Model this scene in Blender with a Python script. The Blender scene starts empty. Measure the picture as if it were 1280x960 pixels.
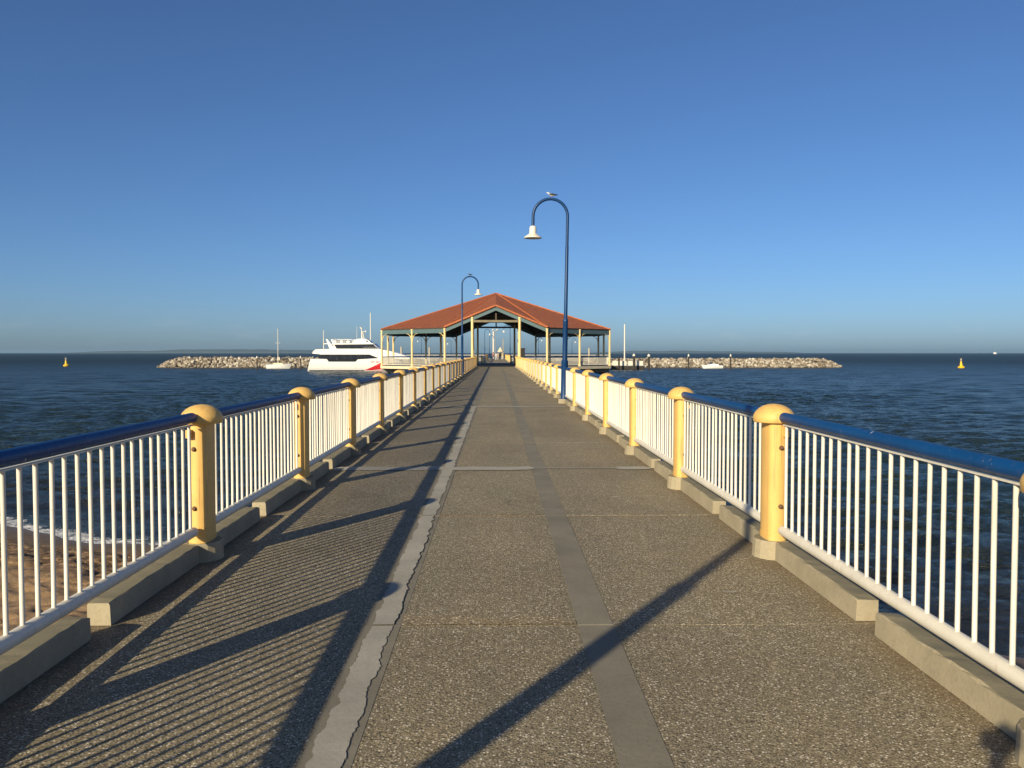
import bpy, bmesh, math, random
import numpy as np
from mathutils import Vector, Matrix
R = math.radians
PI = math.pi
random.seed(7)
rng = np.random.default_rng(11)
SC = bpy.context.scene
COL = SC.collection

# ------------------------------------------------------------------ camera, sky, sun, exposure
SUN_AZ, SUN_EL = 31.0, 21.4            # light travels 31 deg right of the pier's axis, from behind left
CAM_Z, DECK = 4.55, 3.0
F = 1060.0
cam_d = bpy.data.cameras.new('camera')
cam = bpy.data.objects.new('camera', cam_d)
COL.objects.link(cam)
cam_d.sensor_width = 36.0
cam_d.lens = 36.0 * F / 1280.0
cam_d.clip_start = 0.05
cam_d.clip_end = 60000
cam.location = (0, 0, CAM_Z)
cam.rotation_euler = (R(90 - 2.107), 0, R(-1.027))
SC.camera = cam

w = bpy.data.worlds.new('World')
SC.world = w
w.use_nodes = True
wn = w.node_tree
wn.nodes.clear()
sky = wn.nodes.new('ShaderNodeTexSky')
sky.sky_type = 'NISHITA'
sky.sun_disc = False
sky.sun_elevation = R(SUN_EL)
sky.sun_rotation = R(180 + SUN_AZ)
sky.altitude = 0
sky.air_density = 0.74
sky.dust_density = 0.75
sky.ozone_density = 6.8
bg = wn.nodes.new('ShaderNodeBackground')
bg.inputs['Strength'].default_value = 0.083
wo = wn.nodes.new('ShaderNodeOutputWorld')
# faint scattered cumulus low over the horizon, all the way round
tc = wn.nodes.new('ShaderNodeTexCoord')
mpp = wn.nodes.new('ShaderNodeMapping'); mpp.inputs['Scale'].default_value = (1, 1, 3.2)
nz = wn.nodes.new('ShaderNodeTexNoise'); nz.inputs['Scale'].default_value = 16; nz.inputs['Detail'].default_value = 6; nz.inputs['Roughness'].default_value = .62
rp = wn.nodes.new('ShaderNodeValToRGB'); rp.color_ramp.elements[0].position = .56; rp.color_ramp.elements[1].position = .74
sp = wn.nodes.new('ShaderNodeSeparateXYZ')
rz_ = wn.nodes.new('ShaderNodeValToRGB')
rz_.color_ramp.elements[0].position = .004; rz_.color_ramp.elements[0].color = (0, 0, 0, 1)
rz_.color_ramp.elements[1].position = .05; rz_.color_ramp.elements[1].color = (0, 0, 0, 1)
rz_.color_ramp.elements.new(.022).color = (1, 1, 1, 1)
mu = wn.nodes.new('ShaderNodeMath'); mu.operation = 'MULTIPLY'
mu2 = wn.nodes.new('ShaderNodeMath'); mu2.operation = 'MULTIPLY'; mu2.inputs[1].default_value = .22
mxw = wn.nodes.new('ShaderNodeMix'); mxw.data_type = 'RGBA'; mxw.inputs[7].default_value = (5.2, 5.6, 6.0, 1)
L_ = wn.links.new
L_(tc.outputs['Generated'], mpp.inputs[0]); L_(mpp.outputs[0], nz.inputs['Vector']); L_(nz.outputs['Fac'], rp.inputs[0])
L_(tc.outputs['Generated'], sp.inputs[0]); L_(sp.outputs[2], rz_.inputs[0])
L_(rp.outputs[0], mu.inputs[0]); L_(rz_.outputs[0], mu.inputs[1]); L_(mu.outputs[0], mu2.inputs[0]); L_(mu2.outputs[0], mxw.inputs[0])
L_(sky.outputs[0], mxw.inputs[6]); L_(mxw.outputs[2], bg.inputs[0])
wn.links.new(bg.outputs[0], wo.inputs[0])

sun_d = bpy.data.lights.new('sun', 'SUN')
sun_d.energy = 5.0
sun_d.angle = R(0.53)
sun_d.color = (1.0, 0.85, 0.58)
sun = bpy.data.objects.new('sun', sun_d)
COL.objects.link(sun)
d = Vector((math.sin(R(SUN_AZ)) * math.cos(R(SUN_EL)), math.cos(R(SUN_AZ)) * math.cos(R(SUN_EL)), -math.sin(R(SUN_EL))))
sun.rotation_euler = d.to_track_quat('-Z', 'Y').to_euler()
sun.location = (-30, -50, 40)

SC.view_settings.view_transform = 'Standard'
SC.view_settings.look = 'None'
SC.view_settings.exposure = 0.34
SC.view_settings.gamma = 1.0
SC.view_settings.use_curve_mapping = False

# ------------------------------------------------------------------ material helpers
class NT:
    def __init__(self, name):
        self.m = bpy.data.materials.new(name)
        self.m.use_nodes = True
        self.t = self.m.node_tree
        self.b = self.t.nodes['Principled BSDF']
        self.out = self.t.nodes['Material Output']
        self._pos = None
    def n(self, typ, **kw):
        nd = self.t.nodes.new(typ)
        for k, v in kw.items():
            setattr(nd, k, v)
        return nd
    def put(self, sock, v):
        if hasattr(v, 'is_linked') or isinstance(v, bpy.types.NodeSocket):
            self.t.links.new(v, sock)
        else:
            if sock.type == 'RGBA' and len(v) == 3:
                v = (*v, 1)
            sock.default_value = v
    @property
    def pos(self):
        if self._pos is None:
            self._pos = self.n('ShaderNodeNewGeometry').outputs['Position']
        return self._pos
    def mapped(self, scale, loc=(0, 0, 0), src=None, rot=(0, 0, 0)):
        mp = self.n('ShaderNodeMapping')
        self.put(mp.inputs[0], src or self.pos)
        mp.inputs['Scale'].default_value = scale
        mp.inputs['Location'].default_value = loc
        mp.inputs['Rotation'].default_value = rot
        return mp.outputs[0]
    def noise(self, scale, detail=3, rough=0.5, vec=None, dist=0):
        nd = self.n('ShaderNodeTexNoise')
        self.put(nd.inputs['Vector'], vec or self.pos)
        nd.inputs['Scale'].default_value = scale
        nd.inputs['Detail'].default_value = detail
        nd.inputs['Roughness'].default_value = rough
        nd.inputs['Distortion'].default_value = dist
        return nd.outputs['Fac']
    def vor(self, scale, feature='F1', vec=None, out='Distance'):
        nd = self.n('ShaderNodeTexVoronoi', feature=feature)
        self.put(nd.inputs['Vector'], vec or self.pos)
        nd.inputs['Scale'].default_value = scale
        return nd.outputs[out]
    def ramp(self, fac, stops, interp='LINEAR'):
        nd = self.n('ShaderNodeValToRGB')
        cr = nd.color_ramp
        cr.interpolation = interp
        while len(cr.elements) < len(stops):
            cr.elements.new(0.5)
        for e, (p, c) in zip(cr.elements, stops):
            e.position = p
            e.color = (c, c, c, 1) if not hasattr(c, '__len__') else (*c[:3], 1)
        self.put(nd.inputs[0], fac)
        return nd.outputs[0]
    def mix(self, fac, a, b, blend='MIX'):
        nd = self.n('ShaderNodeMix', data_type='RGBA', blend_type=blend)
        self.put(nd.inputs[0], fac)
        self.put(nd.inputs[6], a)
        self.put(nd.inputs[7], b)
        return nd.outputs[2]
    def math(self, op, a, b=0.0, clamp=False):
        nd = self.n('ShaderNodeMath', operation=op, use_clamp=clamp)
        self.put(nd.inputs[0], a)
        self.put(nd.inputs[1], b)
        return nd.outputs[0]
    def sep(self, v):
        nd = self.n('ShaderNodeSeparateXYZ')
        self.put(nd.inputs[0], v)
        return nd.outputs
    def bump(self, h, strength=0.3, dist=0.01, normal=None):
        nd = self.n('ShaderNodeBump')
        nd.inputs['Strength'].default_value = strength
        nd.inputs['Distance'].default_value = dist
        self.put(nd.inputs['Height'], h)
        if normal is not None:
            self.put(nd.inputs['Normal'], normal)
        return nd.outputs[0]
    def set(self, **kw):
        for k, v in kw.items():
            self.put(self.b.inputs[k.replace('_', ' ')], v)
        return self.m

def paint(name, col, rough=0.45, var=0.12, scale=6.0, chips=None, spec=0.5, dirt=0.25, rust=0.0):
    t = NT(name)
    n1 = t.noise(scale, 4)
    n2 = t.noise(scale * 11, 3)
    lo = tuple(c * (1 - var) for c in col)
    hi = tuple(min(1, c * (1 + var * .5)) for c in col)
    c = t.mix(t.ramp(n1, [(0.3, 0), (0.7, 1)]), lo, hi)
    c = t.mix(t.math('MULTIPLY', t.ramp(n2, [(0.55, 0), (0.75, 1)]), dirt), c, tuple(x * 0.62 for x in col))
    if chips:
        c = t.mix(t.ramp(t.noise(scale * 4, 5, .7), [(0.70, 0), (0.73, 1)]), c, chips)
    if rust:
        z = t.sep(t.pos)[2]
        vs = t.mapped((34, 34, 1.6))
        run = t.math('MULTIPLY', t.ramp(t.noise(1, 3, .6, vec=vs), [(.56, 0), (.70, 1)]), t.ramp(t.noise(1.4, 3, .6), [(.42, 0), (.60, 1)]))
        c = t.mix(t.math('MULTIPLY', run, rust), c, (.30, .155, .06))
        foot = t.ramp(t.math('ADD', z, t.math('MULTIPLY', t.noise(22, 4, .7), .10)), [(.0, 0), (1, 1)])
        chip = t.math('MULTIPLY', t.ramp(t.noise(55, 4, .65), [(.66, 0), (.69, 1)]), t.ramp(t.noise(3.1, 3), [(.50, 0), (.62, 1)]))
        c = t.mix(t.math('MULTIPLY', chip, .8), c, (.27, .20, .13))
        drop = t.math('MULTIPLY', t.ramp(t.noise(1, 4, .6, vec=t.mapped((24, 24, 7))), [(.70, 0), (.735, 1)]), .75)
        c = t.mix(drop, c, (.72, .70, .64))
    r = t.math('ADD', t.math('MULTIPLY', n2, 0.25), rough - 0.12)
    return t.set(Base_Color=c, Roughness=r, Normal=t.bump(n2, 0.08, 0.004), Specular_IOR_Level=spec)

M = {}
M['yellow'] = paint('yellow_paint', (0.76, 0.475, 0.145), 0.58, 0.10, 5, dirt=.22, rust=.55)
M['yellow_pale'] = paint('pale_yellow_paint', (0.80, 0.62, 0.30), 0.5, 0.1, 2, dirt=.2)
M['white'] = paint('white_paint', (0.72, 0.68, 0.58), 0.45, 0.08, 4, dirt=.2, rust=.30)
M['white_metal'] = paint('white_gloss', (0.78, 0.78, 0.76), 0.3, 0.06, 2, dirt=.12)
M['blue'] = paint('blue_paint', (0.003, 0.056, 0.19), 0.46, 0.14, 3, dirt=.0, spec=.32, rust=.12)
M['lamp_blue'] = paint('lamp_blue_paint', (0.003, 0.040, 0.140), 0.42, 0.15, 3, dirt=.1, spec=.4)
M['teal'] = paint('teal_paint', (0.095, 0.16, 0.175), 0.55, 0.1, 1.2)
M['dark_wood'] = paint('dark_wood', (0.085, 0.06, 0.04), 0.7, 0.3, 3)
M['dark_floor'] = paint('near_black_floor', (0.035, 0.033, 0.032), 0.7, 0.3, 3)  # near-black over the whole pavilion floor, which reads as a dark band
M['black'] = paint('black_paint', (0.012, 0.012, 0.014), 0.5, 0.2, 3)
M['rust'] = paint('rusty_steel', (0.16, 0.085, 0.04), 0.7, 0.4, 80)
M['cream'] = paint('cream_paint', (0.72, 0.62, 0.42), 0.55, 0.12, 2)
M['shade_beam'] = paint('beam_in_shade', (0.20, 0.165, 0.10), 0.6, 0.15, 2)  # darkened to olive: the beam's shade is put into its colour
M['grey_metal'] = paint('grey_metal', (0.30, 0.31, 0.32), 0.5, 0.15, 3)
M['red'] = paint('red_paint', (0.62, 0.02, 0.025), 0.35, 0.1, 1)
M['buoy'] = paint('buoy_yellow', (0.85, 0.50, 0.01), 0.45, 0.1, 1)
M['pile'] = paint('dark_pile', (0.035, 0.03, 0.026), 0.8, 0.4, 1.5)
M['pale_pile'] = paint('pale_pile', (0.45, 0.40, 0.30), 0.8, 0.25, 1.5)
M['gull'] = paint('gull_white', (0.62, 0.62, 0.62), 0.8, 0.1, 30)
M['gull_grey'] = paint('gull_grey', (0.16, 0.17, 0.19), 0.8, 0.15, 30)
M['orange'] = paint('gull_leg', (0.5, 0.12, 0.03), 0.7, 0.1, 30)
t = NT('tinted_glass'); M['glass'] = t.set(Base_Color=(0.008, 0.012, 0.02), Roughness=0.12, Specular_IOR_Level=0.5)
t = NT('skin'); M['skin'] = t.set(Base_Color=(0.45, 0.26, 0.18), Roughness=0.6)
for nm, c in [('cloth_black', (.012, .012, .016)), ('cloth_pink', (.42, .17, .16)), ('cloth_white', (.75, .74, .72)), ('cloth_beige', (.5, .38, .26)),
              ('cloth_navy', (.03, .04, .08)), ('cloth_yellow', (.62, .5, .2)), ('hair_dark', (.03, .02, .015)), ('canvas', (.72, .62, .42))]:
    t = NT(nm); M[nm] = t.set(Base_Color=t.mix(t.noise(30, 2), tuple(x * .8 for x in c), c), Roughness=0.85)

def aggregate(name, coarse):
    t = NT(name)
    warp = t.noise(25, 2)
    v1 = t.vor(60 if coarse else 83, out='Color')
    d1 = t.vor(60 if coarse else 83)
    v2 = t.vor(190, out='Color')
    r1 = t.sep(v1)[0]
    r2 = t.sep(v2)[1]
    big = t.noise(0.55, 5, .6)
    mid = t.noise(3.2, 4, .6)
    base = t.ramp(r2, [(0.0, (.092, .076, .046)), (.45, (.215, .182, .116)), (.8, (.305, .26, .172)), (1, (.42, .365, .25))])
    peb = t.ramp(r1, [(0.0, (.035, .030, .026)), (.13, (.10, .085, .066)), (.50, (.26, .21, .15)), (.74, (.38, .30, .20)), (.88, (.66, .59, .47)), (1, (.80, .75, .64))])
    gate = t.math('MULTIPLY', t.ramp(d1, [(0.30, 1), (0.52, 0)]), t.ramp(r1, [(.08, 1), (.14, 0), (.72 if not coarse else .25, 0), (.78 if not coarse else .30, 1)]))
    c = t.mix(gate, base, peb)
    c = t.mix(t.math('MULTIPLY', t.ramp(big, [(.38, 0), (.66, 1)]), .42), c, t.mix(1.0, c, (.60, .59, .58), 'MULTIPLY'))
    c = t.mix(t.math('MULTIPLY', t.ramp(mid, [(.45, 0), (.75, 1)]), .30), c, t.mix(1.0, c, (1.22, 1.15, 1.05), 'MULTIPLY'))
    if coarse:
        c = t.mix(1.0, c, (1.08, 1.03, .96), 'MULTIPLY')
    # dirt swept against the kerbs, a worn walking line, long faint runs of old spills
    xx = t.sep(t.pos)[0]
    edge = t.math('ADD', t.math('ABSOLUTE', t.math('ADD', xx, .06)), t.math('MULTIPLY', t.noise(1.6, 5, .65), .42))
    c = t.mix(t.math('MULTIPLY', t.ramp(t.math('DIVIDE', edge, 4), [(.540, 0), (.592, 1)]), .62), c, (.165, .118, .066))
    wear = t.ramp(t.noise(.8, 4, .6, vec=t.mapped((1.6, .22, 1), (2, 5, 0))), [(.46, 0), (.64, 1)])
    c = t.mix(t.math('MULTIPLY', wear, .34), c, t.mix(1.0, c, (1.34, 1.28, 1.16), 'MULTIPLY'))
    spill = t.ramp(t.noise(.55, 6, .7, vec=t.mapped((1.2, .5, 1), (9, 3, 0))), [(.585, 0), (.63, 1)])
    c = t.mix(t.math('MULTIPLY', spill, .28), c, t.mix(1.0, c, (.58, .56, .54), 'MULTIPLY'))
    # tyre dust and old drips, shaped spots
    spot = t.ramp(t.vor(1.5, vec=t.mapped((1, 1, 1), (3, 1, 0))), [(0.018, 1), (0.03, 0)])
    gum = t.ramp(t.vor(2.3, vec=t.mapped((1, 1, 1), (8, 6, 0))), [(0.030, 1), (0.045, 0)])
    c = t.mix(t.math('MULTIPLY', gum, .35), c, (.34, .31, .25))
    c = t.mix(t.math('MULTIPLY', spot, .75), c, (.04, .037, .033))
    h = t.math('ADD', t.math('MULTIPLY', t.math('SUBTRACT', 1.0, d1), 0.7), t.math('MULTIPLY', t.noise(300, 2), .5))
    return t.set(Base_Color=c, Roughness=0.82, Normal=t.bump(h, .8, .005), Specular_IOR_Level=.35)
M['aggregate'] = aggregate('exposed_aggregate', False)
M['aggregate_coarse'] = aggregate('exposed_aggregate_coarse', True)

def concrete(name, col, streak=.3, spec=.3, top=0.0):
    t = NT(name)
    a = t.noise(2.2, 5, .6); b = t.noise(45, 4, .6); cc = t.noise(230, 2)
    c = t.mix(t.ramp(a, [(.3, 0), (.7, 1)]), tuple(x * .78 for x in col), tuple(x * 1.12 for x in col))
    c = t.mix(t.math('MULTIPLY', t.ramp(b, [(.48, 0), (.7, 1)]), .35), c, tuple(x * .6 for x in col))
    pits = t.ramp(t.vor(38), [(.06, 1), (.12, 0)])
    pits = t.math('MULTIPLY', pits, t.ramp(t.noise(9, 2), [(.46, 0), (.56, 1)]))
    c = t.mix(t.math('MULTIPLY', pits, .7), c, tuple(x * .3 for x in col))
    stain = t.ramp(t.noise(1.3, 4, .65, vec=t.mapped((1, .6, 1), (7, 2, 0))), [(.60, 0), (.72, 1)])
    c = t.mix(t.math('MULTIPLY', stain, streak), c, (col[0] * .75, col[1] * .52, col[2] * .36))
    if top:                                       # lichen and grime lying on the upper faces
        nz_ = t.sep(t.n('ShaderNodeNewGeometry').outputs['Normal'])[2]
        gr = t.math('MULTIPLY', t.ramp(nz_, [(.6, 0), (.85, 1)]), t.ramp(t.noise(5, 5, .7), [(.25, .55), (.65, 1)]))
        c = t.mix(t.math('MULTIPLY', gr, top), c, (col[0] * .42, col[1] * .46, col[2] * .45))
    h = t.math('SUBTRACT', t.math('ADD', t.math('MULTIPLY', b, .7), t.math('MULTIPLY', cc, .4)), pits)
    return t.set(Base_Color=c, Roughness=.85, Normal=t.bump(h, .35, .006), Specular_IOR_Level=spec)
M['kerb'] = concrete('kerb_concrete', (.37, .32, .22), .55, top=.8)
M['strip'] = concrete('smooth_concrete', (.215, .196, .150), .12)
M['mortar'] = concrete('pale_mortar', (.37, .35, .295), .10)
M['crack'] = concrete('dark_crack', (.125, .108, .08), 0)
t = NT('broken_crack'); M['crack'] = t.set(Base_Color=t.mix(t.ramp(t.noise(4.5, 4, .7), [(.44, 0), (.58, 1)]), (.21, .192, .15), (.085, .072, .054)), Roughness=.9)
M['joint'] = concrete('joint_filler', (.27, .245, .19), .1)
M['pier_conc'] = concrete('pier_concrete', (.26, .25, .22), .3)

# roof tiles
t = NT('terracotta_tiles')
oc = t.n('ShaderNodeTexCoord').outputs['UV']
br = t.n('ShaderNodeTexBrick')
t.put(br.inputs['Vector'], oc)
br.offset = .5
br.inputs['Color1'].default_value = (.40, .105, .032, 1)
br.inputs['Color2'].default_value = (.51, .155, .048, 1)
br.inputs['Mortar'].default_value = (.12, .035, .02, 1)
br.inputs['Scale'].default_value = 1
br.inputs['Mortar Size'].default_value = .025
br.inputs['Brick Width'].default_value = .33
br.inputs['Row Height'].default_value = .36
c = t.mix(t.math('MULTIPLY', t.ramp(t.noise(.8, 5, .65), [(.4, 0), (.7, 1)]), .4), br.outputs['Color'], (.25, .07, .025))
c = t.mix(t.math('MULTIPLY', t.ramp(t.noise(6, 3), [(.55, 0), (.72, 1)]), .3), c, (.58, .24, .13))
uvx = t.sep(oc)
hy = t.math('FRACT', t.math('DIVIDE', uvx[1], .36))
hx = t.math('SINE', t.math('MULTIPLY', uvx[0], 2 * PI / .33))
h = t.math('ADD', t.math('MULTIPLY', hy, -.8), t.math('MULTIPLY', hx, .35))
M['tile'] = t.set(Base_Color=c, Roughness=.75, Normal=t.bump(h, 1.0, .09))
M['ridge'] = paint('ridge_tile', (.46, .14, .050), .7, .2, 3)

# rock
t = NT('granite_rock')
oi = t.n('ShaderNodeAttribute', attribute_name='tone')
c = t.ramp(oi.outputs['Fac'], [(0, (.06, .046, .034)), (.35, (.24, .195, .14)), (.7, (.42, .37, .29)), (1, (.60, .56, .47))])
c = t.mix(t.math('MULTIPLY', t.ramp(t.noise(1.6, 4, .6), [(.45, 0), (.7, 1)]), .5), c, (.20, .165, .13))
zz = t.sep(t.pos)[2]
wet = t.ramp(t.math('ADD', zz, t.math('MULTIPLY', t.noise(1.2, 3), .5)), [(.25, 1), (.75, 0)])
c = t.mix(t.math('MULTIPLY', wet, .85), c, (.035, .032, .026))
M['rock'] = t.set(Base_Color=c, Roughness=.8, Normal=t.bump(t.noise(5, 4), .5, .08))

t = NT('gap_shade_rubble'); M['rock_core'] = t.set(Base_Color=t.mix(t.noise(2, 3), (.018, .015, .012), (.045, .038, .03)), Roughness=.85)  # near-black core, putting the shade between the rocks into its colour

# sand
t = NT('beach_sand')
at = t.n('ShaderNodeAttribute', attribute_name='shore').outputs['Fac']      # metres inland of the waterline
fine = t.noise(160, 3, .6); mid = t.noise(5.5, 4, .6); big = t.noise(.9, 4, .6)
dist = t.math('ADD', at, t.math('MULTIPLY', t.math('SUBTRACT', big, .5), 1.6))
dry = t.mix(t.ramp(mid, [(.3, 0), (.7, 1)]), (.34, .205, .10), (.51, .34, .18))
dry = t.mix(t.math('MULTIPLY', t.ramp(fine, [(.35, 0), (.7, 1)]), .35), dry, (.30, .20, .12))
weedn = t.ramp(t.noise(6.0, 6, .75, vec=t.mapped((.7, 1.5, 1))), [(.42, 0), (.52, 1)])
weedz = t.math('MULTIPLY', t.ramp(t.math('DIVIDE', dist, 10.0), [(.08, 0), (.13, 1), (.30, 1), (.44, .10)]), 1.0)
c = t.mix(t.math('MULTIPLY', weedn, weedz), dry, (.085, .050, .026))
damp = t.ramp(t.math('DIVIDE', dist, 10.0), [(.09, 1), (.17, 0)])
c = t.mix(t.math('MULTIPLY', damp, .88), c, (.125, .090, .060))
rough = t.math('ADD', .9, t.math('MULTIPLY', t.ramp(t.math('DIVIDE', at, 10.0), [(.02, 1), (.09, 0)]), -.45))
M['sand'] = t.set(Base_Color=c, Roughness=rough, Normal=t.bump(t.math('ADD', t.math('MULTIPLY', mid, .8), t.math('MULTIPLY', fine, .3)), .9, .05))

# water
t = NT('sea_water')
fo = t.n('ShaderNodeAttribute', attribute_name='foam').outputs['Fac']
dp = t.n('ShaderNodeAttribute', attribute_name='deep').outputs['Fac']
p1 = t.mapped((.7, 1.0, 1), rot=(0, 0, R(12)))
n1 = t.noise(4.2, 5, .66, vec=p1, dist=.5)
n2 = t.noise(12.0, 3, .6, vec=p1, dist=.3)
n3 = t.noise(.55, 3, .5, vec=p1)
h = t.math('ADD', t.math('ADD', t.math('MULTIPLY', n1, .55), t.math('MULTIPLY', n2, .22)), t.math('MULTIPLY', n3, .30))
nrm = t.bump(h, 1.0, .42)
wc = t.mix(dp, (.020, .020, .017), (.016, .031, .031))
far = t.n('ShaderNodeAttribute', attribute_name='far').outputs['Fac']
foamn = t.math('ADD', t.math('MULTIPLY', t.noise(2.0, 5, .65, dist=.8), .65), t.math('MULTIPLY', t.noise(11, 4, .7), .35))
fm = t.ramp(t.math('ADD', t.math('SUBTRACT', foamn, 1.0), fo), [(.40, 0), (.47, 1)])
cap = t.ramp(t.noise(.22, 6, .72, vec=t.mapped((.5, 1.4, 1))), [(.735, 0), (.75, 1)])
c = t.mix(fm, wc, (.70, .70, .69))
M['water'] = t.set(Base_Color=c, Roughness=t.math('ADD', t.math('ADD', .15, t.math('MULTIPLY', far, .33)), t.math('MULTIPLY', fm, .4)), IOR=1.27, Specular_IOR_Level=.5, Normal=nrm)

t = NT('island_scrub')
M['island'] = t.set(Base_Color=t.mix(t.noise(.004, 5), (.022, .034, .026), (.045, .055, .04)), Roughness=.9)

# ------------------------------------------------------------------ geometry helpers
class MB:
    def __init__(self):
        self.v, self.f, self.fm, self.uv = [], [], [], {}
    def add(self, vs, fs, mi=0):
        o = len(self.v)
        self.v.extend([tuple(p) for p in vs])
        for f in fs:
            self.f.append([i + o for i in f])
            self.fm.append(mi)
    def box(self, a, b, mi=0, ch=0.0):
        x0, y0, z0 = a; x1, y1, z1 = b
        if ch <= 0:
            vs = [(x0,y0,z0),(x1,y0,z0),(x1,y1,z0),(x0,y1,z0),(x0,y0,z1),(x1,y0,z1),(x1,y1,z1),(x0,y1,z1)]
            self.add(vs, [(3,2,1,0),(4,5,6,7),(0,1,5,4),(1,2,6,5),(2,3,7,6),(3,0,4,7)], mi)
        else:                                     # top edges chamfered
            c = ch
            vs = [(x0,y0,z0),(x1,y0,z0),(x1,y1,z0),(x0,y1,z0),(x0,y0,z1-c),(x1,y0,z1-c),(x1,y1,z1-c),(x0,y1,z1-c),
                  (x0+c,y0+c,z1),(x1-c,y0+c,z1),(x1-c,y1-c,z1),(x0+c,y1-c,z1)]
            fs = [(3,2,1,0),(8,9,10,11)]
            for i in range(4):
                j = (i + 1) % 4
                fs += [(i, j, 4 + j, 4 + i), (4 + i, 4 + j, 8 + j, 8 + i)]
            self.add(vs, fs, mi)
        return self
    def lathe(self, prof, n=16, c=(0, 0, 0), mi=0, phase=0.0, ax=None):
        vs, fs = [], []
        for r, z in prof:
            for i in range(n):
                a = 2 * PI * (i + phase) / n
                vs.append((c[0] + r * math.cos(a), c[1] + r * math.sin(a), c[2] + z))
        for k in range(len(prof) - 1):
            for i in range(n):
                j = (i + 1) % n
                fs.append((k*n+i, k*n+j, (k+1)*n+j, (k+1)*n+i))
        fs.append(tuple(range(n))[::-1]); fs.append(tuple((len(prof)-1)*n + i for i in range(n)))
        if ax is not None:
            q = Vector((0, 0, 1)).rotation_difference(Vector(ax).normalized())
            C0 = Vector(c)
            vs = [tuple(C0 + q @ (Vector(p) - C0)) for p in vs]
        self.add(vs, fs, mi)
        return self
    def tube(self, pts, r, n=8, mi=0, caps=True):
        pts = [Vector(p) for p in pts]
        rr = r if hasattr(r, '__len__') else [r] * len(pts)
        vs, fs = [], []
        t0 = (pts[1] - pts[0]).normalized()
        up = Vector((0, 0, 1)) if abs(t0.z) < .9 else Vector((0, 1, 0))
        u = t0.cross(up).normalized()
        for k, p in enumerate(pts):
            tg = (pts[min(k+1, len(pts)-1)] - pts[max(k-1, 0)]).normalized()
            u = (u - tg * u.dot(tg)).normalized()
            vv = tg.cross(u)
            for i in range(n):
                a = 2 * PI * i / n
                vs.append(tuple(p + (u * math.cos(a) + vv * math.sin(a)) * rr[k]))
        for k in range(len(pts) - 1):
            for i in range(n):
                j = (i + 1) % n
                fs.append((k*n+i, k*n+j, (k+1)*n+j, (k+1)*n+i))
        if caps:
            fs.append(tuple(range(n))[::-1]); fs.append(tuple((len(pts)-1)*n + i for i in range(n)))
        self.add(vs, fs, mi)
        return self
    def prism(self, poly, y0, y1, mi=0):          # poly of (x, z), extruded along y
        n = len(poly)
        vs = [(x, y0, z) for x, z in poly] + [(x, y1, z) for x, z in poly]
        fs = [tuple(range(n)), tuple(range(2*n-1, n-1, -1))]
        for i in range(n):
            j = (i + 1) % n
            fs.append((j, i, n + i, n + j))
        self.add(vs, fs, mi)
        return self
    def loft(self, rings, mi=0, closed=True):
        n = len(rings[0]); vs = [p for r in rings for p in r]; fs = []
        for k in range(len(rings) - 1):
            for i in range(n if closed else n - 1):
                j = (i + 1) % n
                fs.append((k*n+i, k*n+j, (k+1)*n+j, (k+1)*n+i))
        fs.append(tuple(range(n))[::-1]); fs.append(tuple((len(rings)-1)*n + i for i in range(n)))
        self.add(vs, fs, mi)
        return self
    def mesh(self, name, mats, smooth=False, fix=True):
        me = bpy.data.meshes.new(name)
        me.from_pydata(self.v, [], self.f)
        for m in (mats if isinstance(mats, (list, tuple)) else [mats]):
            me.materials.append(m)
        me.polygons.foreach_set('material_index', self.fm)
        if fix:
            bm = bmesh.new(); bm.from_mesh(me)
            bmesh.ops.recalc_face_normals(bm, faces=bm.faces)
            bm.to_mesh(me); bm.free()
        if smooth:
            me.shade_smooth()
            if smooth is not True:
                me.set_sharp_from_angle(angle=R(smooth))
        me.update()
        return me

def link(name, me, parent=None, loc=(0, 0, 0), rot=(0, 0, 0)):
    o = bpy.data.objects.new(name, me)
    COL.objects.link(o)
    o.location = loc
    o.rotation_euler = rot
    if parent is not None:
        o.parent = parent
    return o
def build(mb, name, mats, parent=None, smooth=False, loc=(0, 0, 0), rot=(0, 0, 0)):
    return link(name, mb.mesh(name, mats, smooth), parent, loc, rot)
def tag(o, label=None, cat=None, group=None, kind=None):
    if label: o['label'] = label
    if cat: o['category'] = cat
    if group: o['group'] = group
    if kind: o['kind'] = kind
    return o
def thing(name, label, cat, loc=(0, 0, 0), group=None, rz=0.0):
    o = bpy.data.objects.new(name, None)
    o.empty_display_size = .2
    COL.objects.link(o)
    o.location = loc
    o.rotation_euler = (0, 0, rz)
    return tag(o, label, cat, group)
def kids(o):
    return list(CH.get(o.name, []))
CH = {}
def copy_tree(o, parent=None):
    c = o.copy(); COL.objects.link(c)
    if parent is not None: c.parent = parent
    for ch in list(o.children):
        copy_tree(ch, c)
    return c
def at(px, py, Y):                                # a spot read off the photograph at a given real distance
    return ((px - 621) * Y / F, CAM_Z + (441 - py) * Y / F)

# numpy value noise
_T = rng.random((256, 256)).astype(np.float32)
def vnoise(x, y):
    xi = np.floor(x).astype(int); yi = np.floor(y).astype(int)
    fx = x - xi; fy = y - yi
    fx = fx * fx * (3 - 2 * fx); fy = fy * fy * (3 - 2 * fy)
    a = _T[xi & 255, yi & 255]; b = _T[(xi+1) & 255, yi & 255]; c = _T[xi & 255, (yi+1) & 255]; dd = _T[(xi+1) & 255, (yi+1) & 255]
    return (a*(1-fx)+b*fx)*(1-fy) + (c*(1-fx)+dd*fx)*fy
def fbm(x, y, o=4, g=.5):
    s = 0; a = 1; tot = 0
    for i in range(o):
        s = s + a * vnoise(x * 2**i + 17.3*i, y * 2**i + 9.1*i); tot += a; a *= g
    return s / tot

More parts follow.
